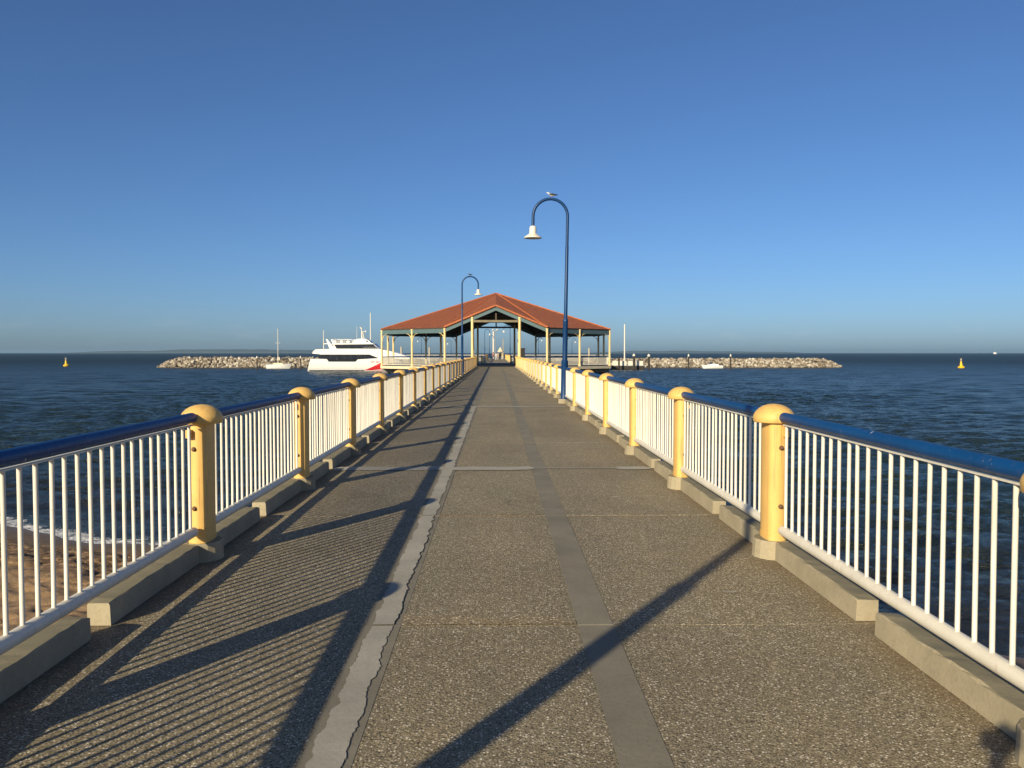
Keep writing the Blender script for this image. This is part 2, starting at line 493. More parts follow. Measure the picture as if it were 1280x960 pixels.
def sheet(name, xs, ys, zf, mat, attrs=None):
    X, Y = np.meshgrid(xs, ys)
    Z = zf(X, Y)
    nx, ny = len(xs), len(ys)
    co = np.stack([X, Y, Z], -1).reshape(-1, 3).astype(np.float32)
    i = np.arange(nx * ny).reshape(ny, nx)
    q = np.stack([i[:-1, :-1], i[:-1, 1:], i[1:, 1:], i[1:, :-1]], -1).reshape(-1, 4)
    me = bpy.data.meshes.new(name)
    me.vertices.add(len(co)); me.vertices.foreach_set('co', co.ravel())
    me.loops.add(q.size); me.loops.foreach_set('vertex_index', q.ravel().astype(np.int32))
    me.polygons.add(len(q)); me.polygons.foreach_set('loop_start', np.arange(0, q.size, 4, dtype=np.int32))
    me.polygons.foreach_set('loop_total', np.full(len(q), 4, dtype=np.int32))
    me.update(calc_edges=True)
    me.validate()
    me.shade_smooth()
    for k, fn in (attrs or {}).items():
        a = me.attributes.new(k, 'FLOAT', 'POINT')
        a.data.foreach_set('value', fn(X, Y).ravel().astype(np.float32))
    me.materials.append(mat)
    return tag(link(name, me), kind='structure')

# ------------------------------------------------------------------ sea, beach, islands
def inland(X, Y):                                  # metres inland of the waterline
    wob = (fbm(X * .22 + 40, Y * .22 + 3, 3) - .5) * 2.2
    return ((22.5 - .47 * (X + 13.2)) - Y + wob) * .905
def graded(lo, hi, step, end_lo, end_hi, g):
    a = list(np.arange(lo, hi, step)); s = step
    while a[-1] < end_hi: s *= g; a.append(a[-1] + s)
    b = []; s = step; x = lo
    while x > end_lo: s *= g; x -= s; b.append(x)
    return np.array(b[::-1] + a)

def sand_z(X, Y):
    d0 = inland(X, Y)
    z = np.where(d0 > 0, .072 * d0, .10 * d0)
    z = np.clip(z, -4, 2.35)
    amt = np.clip((d0 - .9) / 1.2, 0, 1)
    dents = (fbm(X * 2.6, Y * 2.6, 3) - .5) * .20 + np.minimum(0, (vnoise(X * 3.4 + 5, Y * 2.9) - .36)) * .36
    return z + amt * dents + (fbm(X * .4, Y * .4, 2) - .5) * .1 * amt
xs = graded(-17, -2, .07, -420, 420, 1.16)
ys = graded(7.5, 26, .07, -300, 120, 1.16)
sheet('beach', xs, ys, sand_z, M['sand'], {'shore': inland})

NW = 60
lam = np.exp(rng.uniform(np.log(.45), np.log(6.0), NW))
th = R(-90 - 8) + rng.normal(0, .65, NW)
kx = 2 * PI / lam * np.cos(th); ky = 2 * PI / lam * np.sin(th)
amp = .0074 * lam ** .50
ph = rng.uniform(0, 2 * PI, NW)
def water_z(X, Y):
    dx = np.abs(np.gradient(X[0])).astype(np.float32)[None, :]; dy = np.abs(np.gradient(Y[:, 0])).astype(np.float32)[:, None]
    X = X.astype(np.float32); Y = Y.astype(np.float32)
    wx = X + (fbm(X * .13, Y * .13, 2) - .5) * 2.0; wy = Y + (fbm(X * .11 + 50, Y * .11, 2) - .5) * 2.0
    z = np.zeros_like(X)
    for i in range(NW):
        fade = np.clip((2.6 - np.maximum(abs(kx[i]) * dx, abs(ky[i]) * dy)) / 1.2, 0, 1)
        p = kx[i] * wx + ky[i] * wy + ph[i]
        z += fade * amp[i] * (np.sin(p) + .25 * np.cos(2 * p))
    gust = .55 + .9 * fbm(X * .035 + 3, Y * .06, 3)
    dd = -inland(X, Y)
    sh = np.clip((dd + .5) / 5, .12, 1)
    z = z * sh * gust
    # small shore break
    z += .10 * np.exp(-((dd - 3.2 - 1.2 * (fbm(X * .3, Y * 0, 2) - .5)) / .55) ** 2) * np.clip(fbm(X * .25 + 9, Y * .05, 2) * 2 - .4, 0, 1)
    return z
def foam(X, Y):
    dd = -inland(X, Y)
    left = np.clip(.25 - X * .08, .0, 1)
    edge = np.exp(-np.maximum(0, dd - .3) / 2.6) * (.70 + .28 * left)
    br = np.exp(-((dd - 3.2 - 1.2 * (fbm(X * .3, Y * 0, 2) - .5)) / .5) ** 2) * .80 * np.clip(fbm(X * .25 + 9, Y * .05, 2) * 2.2 - .5, 0, 1)
    wake = .97 * np.exp(-((Y - 207.4) / 1.1) ** 2) * ((X > -47.5) & (X < -24))
    toe = .80 * np.exp(-((Y - 252.6) / .8) ** 2) * (X > 30) * (X < 98)
    return np.maximum.reduce([edge, br, wake, toe])
def deep(X, Y):
    return np.clip((-inland(X, Y) - 1) / 14, 0, 1)
yy = [-400, -250, -150, -80, -50, -35, -25, -18, -12, -7, -3, 0, 2.5]
y = 4.5
while y < 40000:
    yy.append(y)
    y += max(.13, y / 330) if y < 420 else (y / 90 if y < 3000 else y / 10)
xs = graded(-26, 26, .19, -30000, 30000, 1.034)
xs = xs
sheet('sea', xs, np.array(yy), water_z, M['water'], {'foam': foam, 'deep': deep, 'far': lambda X, Y: np.clip((np.hypot(X, Y) - 70) / 420, 0, 1)})

def island(name, x0, x1, Y, hmax, seed, y_depth=900):
    n = 60; mb = MB(); rings = []
    rows = [(-.5, 0.0), (-.35, .55), (-.1, .95), (.15, 1.0), (.5, 0)]
    for i in range(n + 1):
        u = i / n; X = x0 + (x1 - x0) * u
        e = math.sin(PI * u) ** .55 if 0 < u < 1 else 0
        h = hmax * e * (.35 + .9 * float(fbm(np.array(u * 7 + seed), np.array(seed * 1.7), 4)))
        rings.append([(X, Y + r * y_depth, -2 + (h + 2) * k * (1 + .0 * r)) for r, k in rows])
    mb.loft(rings)
    o = build(mb, name, M['island'], smooth=True)
    return tag(o, kind='structure')
island('hills', *[(p - 621) * 11000 / F for p in (95, 500)], 11000, 58, 1.3)
island('hills', *[(p - 621) * 11500 / F for p in (735, 1000)], 11500, 44, 4.1)

# ------------------------------------------------------------------ pier deck
XL, XR = -2.22, 2.107                              # post centres
RL, RR = -2.225, 2.112                               # rail centres
BAY, POST0, J0 = 3.26, 6.40, 4.77
PAV_Y = 94.0
pier = thing('pier_deck', None, None); pier['kind'] = 'structure'
mb = MB()
mb.box((-2.44, -24, DECK - .55), (2.33, 216, DECK - .05))
mb.box((-2.36, -24, DECK - .0499), (2.24, PAV_Y, DECK - .010), 1)
build(mb, 'deck_beam', [M['pier_conc'], M['joint']], pier)
mb = MB(); mb.box((-2.36, 120.9, DECK - .0499), (2.24, 216, DECK))
build(mb, 'deck_surface', M['aggregate'], pier)
g = .006
lanes = [('slab', -2.35, -.752, M['aggregate'], 0), ('concrete_strip', -.7515, -.5445, M['strip'], .001), ('slab', -.544, .4595, M['aggregate'], .0),
         ('concrete_strip', .46, .665, M['strip'], .001), ('slab', .6655, 2.23, M['aggregate'], 0)]
lane_me = []
for nm, x0, x1, m, dz in lanes:
    gy = (.0015 if x0 > .6 or x0 < -2 else .003) if nm == 'slab' else .005
    mb = MB(); mb.box((x0, gy, -.04), (x1, BAY - gy, dz), 0, .0012)
    lane_me.append(mb.mesh(nm, m))
for k in range(-8, 28):
    y0 = J0 + BAY * k
    if y0 > PAV_Y - .5: break
    L = min(BAY, PAV_Y - y0)
    for (nm, x0, x1, m, dz), me in zip(lanes, lane_me):
        o = link(nm, me, pier, (0, y0, DECK + random.uniform(-.002, .0015)), (random.uniform(-.0004, .0004), 0, 0))
        o.scale = (1, L / BAY, 1)
# pebbly worn bands at the near end of the slabs
for k, wdt in ((0, .20), (1, .07), (-1, .12)):
    y0 = J0 + BAY * k
    n = 60; mb = MB(); vs = []
    for i in range(n + 1):
        x = -.545 + (1.0) * i / n
        yy1 = y0 + .008 + wdt * (.6 + .7 * float(vnoise(np.array(x * 9 + k), np.array(3.3)))) * (1 - .5 * i / n)
        vs += [(x, y0 + .012, DECK + .0035), (x, yy1, DECK + .0035)]
    mb.add(vs, [(2*i, 2*i+2, 2*i+3, 2*i+1) for i in range(n)])
    build(mb, 'worn_band', M['aggregate_coarse'], pier)
# ragged mortar over the left strip, with a dark crack round it
def ragged(name, xa, xb, ya, yb, seed, wob, z, mat, step=.03, grow=0.0, frq=3.0):
    n = max(4, int((yb - ya) / step)); mb = MB(); vs = []
    for i in range(n + 1):
        y = ya + (yb - ya) * i / n
        a = xa + wob * (float(fbm(np.array(y * frq + seed), np.array(seed * 3.1), 5, .72)) - .5) * 2 - grow - grow * 1.6 * random.random() * (grow > 0)
        b = xb + wob * (float(fbm(np.array(y * frq + seed + 70), np.array(seed * 1.3), 5, .72)) - .5) * 2 + grow + grow * 1.6 * random.random() * (grow > 0)
        vs += [(a, y, z), (b, y, z)]
    mb.add(vs, [(2*i, 2*i+1, 2*i+3, 2*i+2) for i in range(n)])
    return build(mb, name, mat, pier)
for k in range(-3, 6):
    y0 = J0 + BAY * k
    ragged('mortar_crack', -.712, -.585, y0 + .01, y0 + BAY - .01, 5.3, .036, DECK + .0045, M['crack'], grow=.0018, frq=5, step=.014)
    ragged('mortar_patch', -.712, -.585, y0 + .012, y0 + BAY - .012, 5.3, .036, DECK + .0065, M['mortar'], frq=5, step=.014)
def ragged_x(name, xa, xb, yc, wid, seed, z, mat, wob=.03):
    n = max(4, int((xb - xa) / .04)); mb = MB(); vs = []
    for i in range(n + 1):
        x = xa + (xb - xa) * i / n
        e = min(1, min(i, n - i) / 3 + .35)
        a = yc - wid * e * .5 + wob * (float(fbm(np.array(x * 4 + seed), np.array(seed), 3)) - .5)
        b = yc + wid * e * .5 + wob * (float(fbm(np.array(x * 4 + seed + 30), np.array(seed), 3)) - .5)
        vs += [(x, a, z), (x, b, z)]
    mb.add(vs, [(2*i, 2*i+2, 2*i+3, 2*i+1) for i in range(n)])
    return build(mb, name, mat, pier)
yj = J0 + 2 * BAY
ragged_x('mortar_patch', -2.19, .50, yj, .34, 2.2, DECK + .0085, M['mortar'], .10)
ragged_x('mortar_patch', .50, 1.62, yj, .06, 4.2, DECK + .0085, M['mortar'])
ragged_x('mortar_patch', 1.58, 2.07, yj, .28, 6.2, DECK + .0085, M['mortar'], .06)
ragged_x('mortar_patch', -2.19, 2.07, J0 + 6 * BAY, .36, 8.2, DECK + .0085, M['mortar'], .15)
ragged_x('mortar_patch', -2.19, 2.07, J0 + 10 * BAY, .36, 9.2, DECK + .0085, M['mortar'], .15)
ragged_x('mortar_patch', 1.46, 1.56, 5.42, .045, 12.2, DECK + .003, M['mortar'])
ragged_x('mortar_patch', 1.23, 1.33, 9.05, .06, 13.2, DECK + .003, M['mortar'])

# kerb units, one per bay, with a drainage gap at each joint
kme = {}
for s, (xa, xb) in {'l': (-2.325, -2.198), 'r': (2.078, 2.203)}.items():
    mb = MB(); n = 40; vs = []
    L0, L1 = .03, BAY - .20
    inner, outer = (xb, xa) if s == 'l' else (xa, xb)
    sg = 1 if s == 'l' else -1
    rings = []
    for i in range(n + 1):
        y = L0 + (L1 - L0) * i / n
        cn = .010 if i in (0, n) else 0
        j = lambda q: (float(vnoise(np.array(i * .9 + q), np.array(q * 2.0 + (3 if s == 'l' else 8)))) - .5) * .009
        kc = lambda q: .006 + .016 * max(0, float(vnoise(np.array(i * 1.7 + q * 5), np.array(q + 4.0))) - .45)
        rings.append([(outer, y, 0.002), (outer, y, .128 + j(1) - cn), (outer + sg * .007, y, .136 + j(2) - cn), (inner - sg * kc(1), y, .136 + j(3) - cn),
                      (inner + j(4) * .5, y, .136 - kc(2) - cn), (inner + sg * .006, y, .002)])
    mb.loft(rings)
    kme[s] = mb.mesh('kerb', M['kerb'])
for k in range(-8, 28):
    y0 = J0 + BAY * k
    if y0 > PAV_Y - BAY: break
    for s in 'lr':
        link('kerb', kme[s], pier, (0, y0 + random.uniform(-.015, .015), DECK), (0, 0, random.uniform(-.0012, .0012)))
# piles and cross heads under the deck
mb = MB(); mb.lathe([(.28, -4.5), (.28, 2.1)], 12); pme = mb.mesh('pile', M['pier_conc'], 40)
mb = MB(); mb.box((-2.3, -.4, 2.0), (2.2, .4, DECK - .551)); cme = mb.mesh('crosshead', M['pier_conc'])
for k in range(20):
    y0 = 3.1 + 3 * BAY * k + (0)
    if y0 > 212: break
    link('crosshead', cme, pier, (0, y0, 0))
    for x in (-1.5, 1.4):
        link('pile', pme, pier, (x, y0, 0))

# ------------------------------------------------------------------ railings
def octo(mb, r, z0, z1, mi=0):
    rr = r / math.cos(PI / 8)
    mb.lathe([(rr, z0), (rr, z1)], 8, phase=.5, mi=mi)
def railing_meshes(side):
    s = -1 if side == 'l' else 1
    off = (RL - XL) if side == 'l' else (RR - XR)
    D = {}
    def section(w, dd, bow, k=7):
        p = [(-w + 2 * w * i / k, -dd - bow * (1 - (2 * i / k - 1) ** 2)) for i in range(k + 1)]
        e = [(w + bow * .55 * (1 - (2 * i / k - 1) ** 2), -dd + 2 * dd * i / k) for i in range(1, k)]
        h = p + e
        return h + [(-x, -yv) for x, yv in h]
    mb = MB()
    mb.loft([[(x, yv, z) for x, yv in section(.060, .114, .022)] for z in (.139, 1.06)])
    mb.loft([[(x, yv, z) for x, yv in section(.064, .119, .022)] for z in (.1395, .178)])
    D['post'] = mb.mesh('post', M['yellow'], 38 if side == 'l' else 60)
    mb = MB()
    mb.lathe([(.10, 1.022), (.150, 1.024), (.156, 1.030), (.157, 1.068), (.152, 1.082), (.138, 1.105), (.115, 1.128), (.085, 1.146), (.05, 1.158), (.012, 1.163)], 24)
    mb.v = [(x * .97, yv * 1.10, z) for x, yv, z in mb.v]
    D['cap'] = mb.mesh('cap', M['yellow'], 50)
    mb = MB(); rr = .15
    q = rr / math.cos(PI / 8)
    mb.lathe([(q * 1.0, .001), (q * .98, .03), (q * .95, .128), (q * .91, .1385)], 16, phase=.5)
    mb.v = [(x * .93, yv * 1.06, z) for x, yv, z in mb.v]
    D['plinth'] = mb.mesh('plinth', M['kerb'])
    mb = MB()
    bx = off + .008 * s
    for z in (.37, .82):
        pass
    mb.lathe([(.019, 0), (.019, .004), (.0125, .005), (.012, .018), (.007, .021)], 10, c=(bx, -.134, 0), ax=(0, -1, 0))
    D['bolt'] = mb.mesh('bolt', M['rust'])
    mb = MB(); mb.box((min(bx + .012 * s, bx + .046 * s), -.175, .925), (max(bx + .012 * s, bx + .046 * s), -.120, .985))
    D['bracket'] = mb.mesh('bracket', M['yellow'])
    x = RL if side == 'l' else RR
    y0, y1 = .142, BAY - .142
    def rail(r, z, n=16):
        mb = MB()
        mb.tube([(0, y0 - .012, z), (0, y0 - .008, z), (0, y0, z), (0, y0 + .02, z), (0, (y0 + y1) / 2, z), (0, y1 - .02, z), (0, y1, z), (0, y1 + .008, z), (0, y1 + .012, z)],
                [r * .45, r * .82, r * .97, r, r, r, r * .97, r * .82, r * .45], n)
        return mb
    D['top_rail'] = rail(.039, 1.074).mesh('top_rail', M['blue'], 50)
    D['bottom_rail'] = rail(.0375, .236).mesh('bottom_rail', M['white'], 50)
    mb = MB(); mb.box((-.020, y0 + .03, 1.019), (.020, y1 - .03, 1.027)); D['flat_bar'] = mb.mesh('flat_bar', M['white'])
    mb = MB(); mb.tube([(0, 0, .266), (0, 0, .274), (0, 0, 1.0185)], [.016, .0115, .0115], 10); D['baluster'] = mb.mesh('baluster', M['white'], 60)
    return D
def railing(name, label, side, k0, k1, lamps=(), nbal=13, group=None, base=POST0, near=12):
    D = railing_meshes(side)
    px, rx = (XL, RL) if side == 'l' else (XR, RR)
    root = thing(name, label, 'railing', (px, base + BAY * k0, DECK), group)
    pr = random.Random(5 if side == 'l' else 9)
    stuff = MB()
    for k in range(k0, k1 + 1):
        y = BAY * (k - k0) - ((.04 if side == 'l' else .075) if k == -1 else 0)
        if k not in lamps:
            tl = (pr.uniform(-.004, .004), pr.uniform(-.004, .004), 0)
            p = link('post', D['post'], root, (0, y, 0), tl)
            link('cap', D['cap'], p); link('plinth', D['plinth'], p)
            if k < k0 + near:
                for z in (.40, .84):
                    link('bolt', D['bolt'], p, (0, 0, z))
                link('bracket', D['bracket'], p)
        if k == k1: break
        link('top_rail', D['top_rail'], root, (rx - px, y, pr.uniform(-.003, .003)))
        link('flat_bar', D['flat_bar'], root, (rx - px, y, 0))
        b = link('bottom_rail', D['bottom_rail'], root, (rx - px, y, pr.uniform(-.002, .002)))
        for i in range(22):
            yb = .20 + (BAY - .40) * i / 21
            if k - k0 < nbal:
                link('baluster', D['baluster'], b, (pr.uniform(-.002, .002), yb + pr.uniform(-.004, .004), 0), (pr.uniform(-.003, .003), pr.uniform(-.003, .003), 0))
            else:
                stuff.tube([(rx - px, y + yb, .27), (rx - px, y + yb, 1.0185)], .0115, 6)
    if stuff.v:
        o = build(stuff, 'baluster', M['white'], root, 60); o['kind'] = 'stuff'
    return root
K_END = 26
railing('pier_railing', 'near white railing with yellow posts along the left pier edge, casting striped shadows', 'l', -3, K_END, (-2, 15), 13)
railing('pier_railing', 'near white railing with yellow posts along the right pier edge, fully sunlit', 'r', -3, K_END, (6,), 13)
railing('pier_railing', 'left railing with yellow posts on the far walkway behind the red-roofed pavilion', 'l', 36, 62, (50,), 0, None, near=0)
railing('pier_railing', 'right railing with yellow posts on the far walkway behind the red-roofed pavilion', 'r', 36, 62, (41,), 0, None, near=0)

# ------------------------------------------------------------------ lamp posts and birds
def make_lamp(label, X, Y, s, H, lean=0.0, z=DECK, span=1.05, loc_group='blue arched lamp posts along the pier'):
    root = thing('street_lamp', label, 'street lamp', (X, Y, z), loc_group)
    root.rotation_euler = (0, R(lean), 0)
    mb = MB(); q = .17 / math.cos(PI / 8)
    mb.lathe([(q * 1.03, .001), (q, .12), (q * .95, .14)], 8, phase=.5); build(mb, 'plinth', M['kerb'], root)
    mb = MB(); mb.lathe([(.15, .1405), (.15, .16), (.112, .163), (.105, .19), (.103, 1.25), (.108, 1.26), (.108, 1.30), (.080, 1.33)], 20); build(mb, 'base', M['lamp_blue'], root, 40)
    rad = span / 2
    zt = H - rad
    h1 = H * .40
    mb = MB(); mb.lathe([(.078, 1.31), (.076, h1), (.080, h1 + .01), (.080, h1 + .07), (.056, h1 + .10), (.050, zt - .9)], 16); build(mb, 'pole', M['lamp_blue'], root, 40)
    pts = [(0, 0, zt - .95), (0, 0, zt - .3)]
    for i in range(0, 19):
        a = PI * i / 18
        pts.append((s * (rad - rad * math.cos(a)), 0, zt + rad * math.sin(a)))
    pts += [(s * span, 0, zt - .15), (s * span, 0, zt - .32)]
    mb = MB(); mb.tube(pts, .046, 12); build(mb, 'arch', M['lamp_blue'], root, 50)
    mb = MB(); mb.lathe([(.05, zt - .30), (.085, zt - .315), (.105, zt - .36), (.108, zt - .53), (.14, zt - .56), (.21, zt - .605), (.27, zt - .65), (.275, zt - .675), (.267, zt - .676), (.20, zt - .63), (.1, zt - .58)], 24, c=(s * span, 0, 0))
    sh = build(mb, 'lamp_shade', M['white'], root, 50)
    mb = MB(); mb.lathe([(.09, zt - .58), (.09, zt - .61), (.07, zt - .64), (.03, zt - .655)], 12, c=(s * span, 0, 0)); build(mb, 'bulb', M['grey_metal'], sh, 50)
    return root
def make_bird(label, loc, face, sc=1.0, body=None, wing=None):
    root = thing('perched_bird', label, 'bird', loc, 'birds perched on the lamp arches', face)
    mb = MB()
    st = [(-.19, .085, .006, .012), (-.14, .088, .022, .018), (-.08, .09, .042, .045), (-.01, .10, .053, .056), (.06, .118, .046, .050), (.095, .145, .030, .033), (.115, .172, .030, .032),
          (.145, .178, .026, .026), (.165, .174, .010, .010), (.195, .168, .003, .004)]
    rings = []
    for x, z, ry, rz in st:
        rings.append([(x * sc, ry * sc * math.cos(2*PI*i/12), (z + rz * math.sin(2*PI*i/12)) * sc) for i in range(12)])
    mb.loft(rings); build(mb, 'body', body or M['gull'], root, True)
    for sd in (-1, 1):
        mb = MB(); rings = []
        for x, z, h, th in [(-.23, .092, .006, .004), (-.14, .098, .022, .012), (-.04, .108, .036, .016), (.05, .118, .030, .014), (.075, .122, .012, .008)]:
            yb = sd * (.046 if x > -.1 else .03)
            rings.append([(x * sc, (yb + th * math.cos(2*PI*i/8)) * sc, (z + h * math.sin(2*PI*i/8)) * sc) for i in range(8)])
        mb.loft(rings); build(mb, 'wing', wing or M['black'], root, True)
        mb = MB(); mb.tube([(0, sd * .018 * sc, .055 * sc), (.005 * sc, sd * .018 * sc, 0), (.03 * sc, sd * .018 * sc, -.003)], .0045 * sc, 6); build(mb, 'leg', M['orange'], root)
    return root
lampR = make_lamp('nearest blue arched lamp post on the right edge of the pier, a bird on top', 2.06, POST0 + 6 * BAY, -1, 6.22, 1.0)
make_bird('dark and white bird standing on the arch of the nearest right lamp post', (2.06 - .525 + .11 + .02, POST0 + 6 * BAY, DECK + 6.22 + .045), R(170), .85)
lampL = make_lamp('blue arched lamp post on the left pier edge, in front of the pavilion roof', -2.25, POST0 + 15 * BAY, 1, 6.5, 0.0)
make_bird('small dark bird perched on the arch of the lamp post at the left edge', (-2.25 + .5, POST0 + 15 * BAY, DECK + 6.5 + .045), R(190), .8, M['gull_grey'], M['black'])
make_lamp('blue lamp post behind the viewer whose long shadow crosses the deck', -2.22, POST0 - 2 * BAY - .08, 1, 6.4)
make_lamp('blue lamp post on the right of the far walkway, seen through the pavilion', 2.25, 143.5, -1, 6.2)
make_lamp('left blue lamp post on the far walkway, seen through the pavilion', -2.5, 176, 1, 6.4)
make_lamp('furthest blue lamp post near the pier end, seen through the pavilion', -1.85, 214, 1, 5.9)

# ------------------------------------------------------------------ pavilion
PCX, AP, HS = -.09, 13.5, 5.6
PCY = PAV_Y + AP
pav = thing('pavilion', 'open octagonal pavilion with red tiled roof and yellow columns over the pier', 'pavilion', (PCX, PCY, DECK))
EZ, AZ, GZ = 4.35, 9.05, 6.74                      # eave, apex, gable apex above the deck
def corner(i, ap=AP):                              # corners, 0 = front left, going clockwise seen from above
    hs = ap * math.tan(PI / 8)
    c = [(-hs, -ap), (-ap, -hs), (-ap, hs), (-hs, ap), (hs, ap), (ap, hs), (ap, -hs), (hs, -ap)]
    return c[i % 8]
OV = AP + .25
cs = [Vector((*corner(i, OV), EZ)) for i in range(8)]
apex = Vector((0, 0, AZ))
gf, gb = Vector((0, -OV, GZ)), Vector((0, OV, GZ))
tris = [(cs[0], cs[1]), (cs[1], cs[2]), (cs[2], cs[3]), (cs[3], gb), (gb, cs[4]), (cs[4], cs[5]), (cs[5], cs[6]), (cs[6], cs[7]), (cs[7], gf), (gf, cs[0])]
for a, b in tris:
    nrm = (b - a).cross(apex - a).normalized()
    if nrm.z < 0: nrm = -nrm
    me = bpy.data.meshes.new('roof')
    th_ = nrm * -.14
    vs = [a, b, apex, a + th_, b + th_, apex + th_]
    me.from_pydata([tuple(v) for v in vs], [], [(0, 1, 2), (5, 4, 3), (0, 3, 4, 1), (1, 4, 5, 2), (2, 5, 3, 0)])
    me.materials.append(M['tile']); me.materials.append(M['dark_wood'])
    bm = bmesh.new(); bm.from_mesh(me); bmesh.ops.recalc_face_normals(bm, faces=bm.faces); bm.to_mesh(me); bm.free()
    uvl = me.uv_layers.new(name='UVMap')
    e = (b - a); e.z = 0 if abs(e.z) < .01 else e.z
    e = Vector((nrm.y, -nrm.x, 0)).normalized(); up = nrm.cross(e)
    if up.z < 0: up = -up
    for p in me.polygons:
        if p.normal.dot(nrm) < .9: p.material_index = 1
        for li in p.loop_indices:
            v = Vector(me.vertices[me.loops[li].vertex_index].co)
            uvl.data[li].uv = (v.dot(e), (v - a).dot(up))
    link('roof', me, pav)
# ridge and hip tiles, verge tiles
for p in cs:
    n = int((apex - p).length / .42); mb = MB()
    for i in range(n):
        q0 = p.lerp(apex, i / n); q1 = p.lerp(apex, (i + 1.08) / n if i < n - 1 else 1)
        mb.tube([q0 + Vector((0, 0, .05)), q1 + Vector((0, 0, .02))], [.075, .065], 8)
    build(mb, 'hip_cap', M['ridge'], pav, 60)
for gg, (ia, ib) in ((gf, (0, 7)), (gb, (3, 4))):
    for ii in (ia, ib):
        p = cs[ii]; n = int((gg - p).length / .38); mb = MB()
        for i in range(n):
            mb.tube([p.lerp(gg, i / n) + Vector((0, 0, .06)), p.lerp(gg, (i + 1.05) / n) + Vector((0, 0, .03))], [.13, .11], 8)
        build(mb, 'verge_cap', M['ridge'], pav, 60)
# fascias
def board(p, q, depth, th, mat, name, par=pav, drop=.16):
    dv = (q - p); dv2 = Vector((dv.x, dv.y, 0)).normalized(); nn = Vector((dv2.y, -dv2.x, 0)) * th
    mb = MB()
    a, b = p + Vector((0, 0, -drop)), q + Vector((0, 0, -drop))
    vs = [a - nn, b - nn, b + nn, a + nn]
    vs = vs + [v + Vector((0, 0, -depth)) for v in vs]
    mb.add(vs, [(0,1,2,3),(7,6,5,4),(0,4,5,1),(1,5,6,2),(2,6,7,3),(3,7,4,0)])
    return build(mb, name, mat, par)
fs = [Vector((*corner(i, OV - .12), EZ)) for i in range(8)]
for i in range(7):
    if i == 3: continue
    p, q = fs[i], fs[i + 1]
    board(p.lerp(q, .004), p.lerp(q, .996), .55, .05, M['teal'], 'fascia', drop=.05)
for sgn, y in ((1, -OV + .12), (-1, OV - .12)):
    g0 = Vector((0, y, GZ))
    for x in (-1, 1):
        p = Vector((x * (HS + .05), y, EZ))
        board(p, g0 + Vector((x * .002, 0, 0)), .40, .05, M['teal'], 'fascia', drop=.12)
# columns
def col_mesh(h, r=.115):
    mb = MB(); q = r / math.cos(PI / 8)
    mb.lathe([(q * 1.35, .001), (q * 1.35, .22), (q, .26), (q, h - .16), (q * 1.2, h - .14), (q * 1.2, h)], 8, phase=.5)
    return mb.mesh('column', M['yellow_pale'])
cm = col_mesh(EZ - .10)
bm_ = MB(); pts = []
for i in range(9):
    a = PI / 2 * i / 8
    pts.append((.10 + .85 * (1 - math.cos(a)), 0, EZ - 1.55 + .95 * math.sin(a)))
bm_.tube(pts, .035, 6); bm_.tube([(.1, 0, EZ - 1.0), (.62, 0, EZ - .66)], .025, 6)
brm = bm_.mesh('bracket', M['yellow_pale'], 60)
cols = []
for i in range(8):
    a = Vector((*corner(i, AP + .16), 0)); b = Vector((*corner(i + 1, AP + .16), 0))
    cols.append((a, i))
    if i not in (3, 7): cols.append(((a + b) / 2, i + .5))
for p, i in cols:
    c = link('column', cm, pav, p)
    for dirn in (-1, 1):
        k = math.floor(i)
        if i == k:
            nb = Vector((*corner(k + dirn), 0)) - Vector((*corner(k), 0))
        else:
            nb = (Vector((*corner(k + 1), 0)) - Vector((*corner(k), 0))) * dirn
        if i in (0, 7, 3, 4) and abs(nb.x) > 10: continue
        link('bracket', brm, c, (0, 0, 0), (0, 0, math.atan2(nb.y, nb.x)))
gz = GZ - (GZ - EZ) * 2.62 / HS - .42
gm = col_mesh(gz + .30, .135)
for y in (-AP - .12, AP + .12):
    for x in (-2.62, 2.62):
        link('column', gm, pav, (x, y, 0))
im = col_mesh(5.9, .12)
for y in (-9.0,):
    for x in (-2.65, 2.65):
        link('column', im, pav, (x, y, 0))
im2 = col_mesh(5.9, .13)
for x in (-6.95, 6.75):
    link('column', im2, pav, (x, -.5, 0))
# tie beams, king posts and rafters
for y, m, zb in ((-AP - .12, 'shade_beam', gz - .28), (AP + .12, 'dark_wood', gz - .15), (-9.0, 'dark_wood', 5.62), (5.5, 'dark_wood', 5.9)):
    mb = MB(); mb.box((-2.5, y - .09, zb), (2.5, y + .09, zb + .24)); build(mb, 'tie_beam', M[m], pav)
    mb = MB(); mb.box((-.09, y - .07, zb + .241), (.09, y + .07, zb + (1.0 if abs(y) > 10 else 1.9))); build(mb, 'king_post', M['dark_wood'], pav)
for p in cs + [gf, gb]:
    q = p.lerp(apex, .02) + Vector((0, 0, -.30)); mb = MB()
    mb.tube([q, apex + Vector((0, 0, -.45))], .11, 6); build(mb, 'rafter', M['dark_wood'], pav)
for fr in (.35, .68):
    mb = MB()
    for i in range(8):
        mb.tube([cs[i].lerp(apex, fr) + Vector((0, 0, -.28)), cs[(i+1) % 8].lerp(apex, fr) + Vector((0, 0, -.28))], .07, 6)
    build(mb, 'purlin', M['dark_wood'], pav)
